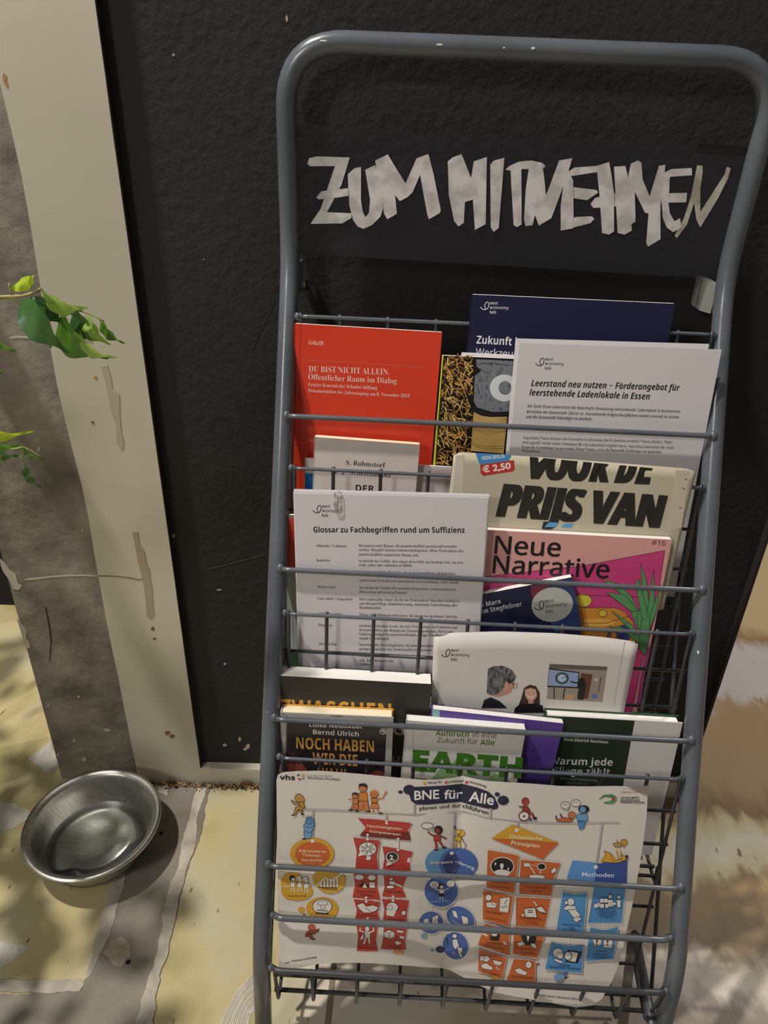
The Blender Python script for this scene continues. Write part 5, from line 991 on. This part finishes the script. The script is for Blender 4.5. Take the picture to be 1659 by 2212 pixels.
# ------------------------------------------------------------------ weeping fig: the twigs in view and the crown left of the frame
fig = empty('weeping_fig', (-1.15, .52, 0), 'weeping fig branches with glossy green leaves hanging in at the left', 'plant')
BARK = noisy('fig_bark', [(150, 134, 90), (176, 158, 108)], 40, 3, .7); STEMG = flat((150, 158, 84), .6)
def leafmat(name, a, b):
    m = noisy(name, [a, b], 25, 3, .34); bs = m.node_tree.nodes['Principled BSDF']
    bs.inputs['Subsurface Weight'].default_value = 0; bs.inputs['Coat Weight'].default_value = .15
    nd = m.node_tree.nodes; L = m.node_tree.links; t = nd.new('ShaderNodeBsdfTranslucent'); t.inputs[0].default_value = lin(tuple(min(255, int(v * 1.25)) for v in b)); mx = nd.new('ShaderNodeMixShader'); mx.inputs[0].default_value = .28
    L.new(bs.outputs[0], mx.inputs[1]); L.new(t.outputs[0], mx.inputs[2]); L.new(mx.outputs[0], nd['Material Output'].inputs[0]); return m
LM = {'d': leafmat('leaf_dark', (56, 92, 46), (72, 112, 58)), 'm': leafmat('leaf_mid', (72, 118, 34), (98, 146, 52)), 'l': leafmat('leaf_light', (130, 160, 66), (158, 188, 92)), 'y': leafmat('leaf_young', (158, 190, 28), (186, 212, 50))}
def leaf(a, b, w, kind, side, bend=.012, fold=.35, name='leaf'):
    """pointed oval from stalk a to drip tip b; side = direction across the blade"""
    a, b = Vector(a), Vector(b); ax = (b - a); Lh = ax.length; ax.normalize(); side = (side - ax * side.dot(ax)).normalized(); nn = ax.cross(side)
    prof = [(0, 0), (.03, .16), (.07, .38), (.12, .58), (.18, .76), (.25, .90), (.33, .98), (.41, 1.0), (.49, .96), (.57, .86), (.64, .72), (.71, .54), (.77, .37), (.82, .24), (.87, .14), (.93, .06), (1, .012)]
    V = []; Fs = []
    for i, (t, q) in enumerate(prof):
        c = a + ax * Lh * t + nn * bend * math.sin(t * math.pi) ; ww = w * q
        for k in (-1, -.5, 0, .5, 1): V.append(c + side * ww * k + nn * (abs(k) * fold * ww + .0012 * math.sin(t * 17 + k * 2)))
    for i in range(len(prof) - 1):
        for k in range(4): Fs.append((i * 5 + k, i * 5 + k + 1, i * 5 + 6 + k, i * 5 + 5 + k))
    return link(name, V, Fs, LM[kind], fig, True)
FYD = .60
wp = lambda x, y, Y=FYD: onwall(x, y, Y)
def twig(pts, r, mat=BARK, Y=FYD):
    m = MB(); m.tube(rounded([wp(*p) if len(p) == 2 else wp(p[0], p[1], p[2]) for p in pts], .01, 3), r, 7); return m.build('twig', mat, fig, True)
Rt = Vector((1, 0, 0)); Fw = Vector((0, -1, 0)); UpV = Vector((0, 0, 1))
twig([(-330, 700, .56), (-120, 655, .58), (0, 641), (40, 640), (65, 636), (88, 624)], .0013)
twig([(-60, 650), (20, 646), (60, 636)], .0007, STEMG); twig([(25, 638), (22, 622), (20, 612)], .0007, STEMG); twig([(25, 645), (36, 655), (45, 660)], .0007, STEMG)
twig([(60, 636), (100, 655), (140, 672), (163, 682)], .0008, STEMG); twig([(128, 670), (145, 674), (160, 667)], .0007, STEMG); twig([(160, 667), (200, 680), (225, 695)], .0006, STEMG)
leaf(wp(24, 626), wp(73, 594, .59), .0050, 'y', Vector((.3, -.3, -1)), .004)
leaf(wp(46, 645), wp(148, 763, .585), .0135, 'd', Vector((.9, -.1, .5)), .008, .15)
leaf(wp(66, 640), wp(139, 702, .605), .0080, 'd', Vector((.4, .3, .8)), .005)
leaf(wp(88, 624), wp(190, 666, .59), .0115, 'l', Vector((.1, -.5, .8)), .006)
leaf(wp(85, 640, .605), wp(178, 668, .60), .0070, 'l', Vector((.0, -.6, .8)), .004)
leaf(wp(97, 690, .61), wp(111, 752, .615), .0055, 'd', Rt, .002)
leaf(wp(130, 678, .60), wp(234, 775, .595), .0165, 'm', Vector((.5, -.4, .8)), .010)
leaf(wp(158, 668, .61), wp(228, 735, .60), .0120, 'd', Vector((.6, -.3, .7)), .006)
leaf(wp(172, 714, .59), wp(252, 773, .58), .0075, 'l', Vector((.3, -.5, .9)), .008)
leaf(wp(190, 683, .60), wp(238, 745, .59), .0085, 'l', Vector((.8, -.3, .5)), .006)
leaf(wp(216, 692, .60), wp(269, 742, .60), .0045, 'm', Vector((.6, -.2, .8)), .005)
leaf(wp(222, 700, .61), wp(250, 732, .61), .0035, 'd', Vector((.6, -.2, .8)), .003)
leaf(wp(-42, 680, .60), wp(36, 760, .59), .0130, 'm', Vector((.6, -.4, .8)), .008)
leaf(wp(-40, 770, .62), wp(6, 805, .62), .0140, 'm', Vector((.7, -.3, .8)), .004)
twig([(-300, 900, .56), (-100, 930, .58), (0, 962), (24, 972), (50, 966)], .0010, STEMG); twig([(50, 966), (70, 975), (92, 990)], .0006, STEMG); twig([(40, 978), (52, 1000), (56, 1010)], .0006, STEMG)
leaf(wp(-60, 900, .59), wp(71, 932, .585), .0085, 'y', Vector((.1, -.5, .9)), .010)
leaf(wp(-70, 925, .60), wp(48, 962, .59), .0140, 'm', Vector((.2, -.5, .9)), .008)
leaf(wp(-30, 960, .61), wp(44, 985, .61), .0080, 'd', Vector((.2, -.4, .9)), .004)
leaf(wp(48, 964, .60), wp(94, 993, .60), .0035, 'm', Vector((.3, -.4, .9)), .003)
leaf(wp(54, 1004, .60), wp(88, 1053, .60), .0058, 'd', Vector((.9, -.3, .3)), .003)
leaf(wp(-14, 960, .58), wp(12, 1000, .58), .0055, 'l', Vector((.9, -.3, .3)), .003)
# crown beyond the left edge of the frame; it throws the dappled shade on the floor
m = MB(); m.tube([(-1.15, .52, .15), (-1.12, .50, .5), (-1.05, .54, .95), (-1.0, .56, 1.4)], [.011, .010, .008, .005], 10); m.build('stem', BARK, fig, True)
rr = random.Random(11); LAMP = Vector((-1.32, .42, 3.4))
def in_view(p, mar=45):
    c = M.transposed() @ (p - EYE)
    if c.z <= .02: return False
    x, y = c.x / c.z * F + CX, c.y / c.z * F + CY
    return -mar < x < 1659 + mar and -mar < y < 2212 + mar
made = 0; tries = 0
while made < 46 and tries < 9000:
    tries += 1
    fx, fy, z = rr.uniform(-.85, -.12), rr.uniform(.30, 1.15), rr.uniform(.40, .95)
    g = Vector((fx, fy, 0)); c0 = g.lerp(LAMP, z / LAMP.z)
    if c0.x < -1.05 or in_view(c0, 150): continue
    made += 1; st_ = Vector((-1.08, .53, min(1.35, c0.z + .12)))
    m = MB(); m.tube([st_, (st_ + c0) / 2 + Vector((0, 0, .03)), c0], [.003, .002, .001], 6); m.build('twig', BARK, fig, True)
    for k in range(6):
        q = c0 + Vector((rr.uniform(-.06, .02), rr.uniform(-.05, .05), rr.uniform(-.02, .04))); d = Vector((rr.uniform(-1, 1), rr.uniform(-1, 1), rr.uniform(-.9, -.1))).normalized(); Ln = rr.uniform(.055, .08)
        tip = q + d * Ln
        if in_view(q, 60) or in_view(tip, 60): continue
        leaf(q, tip, Ln * .24, rr.choice('dmmml'), Vector((rr.uniform(-1, 1), rr.uniform(-1, 1), .1)), .006)
pot = lathe('plant_pot', [(0, .0), (.085, .0), (.11, .16), (.118, .165), (.118, .18), (.105, .18), (.10, .155), (0, .150)], Vector((-1.15, .52, 0)), flat((120, 72, 50), .8), 40)
pot['label'] = 'round clay pot holding the weeping fig left of view'; pot['category'] = 'plant pot'
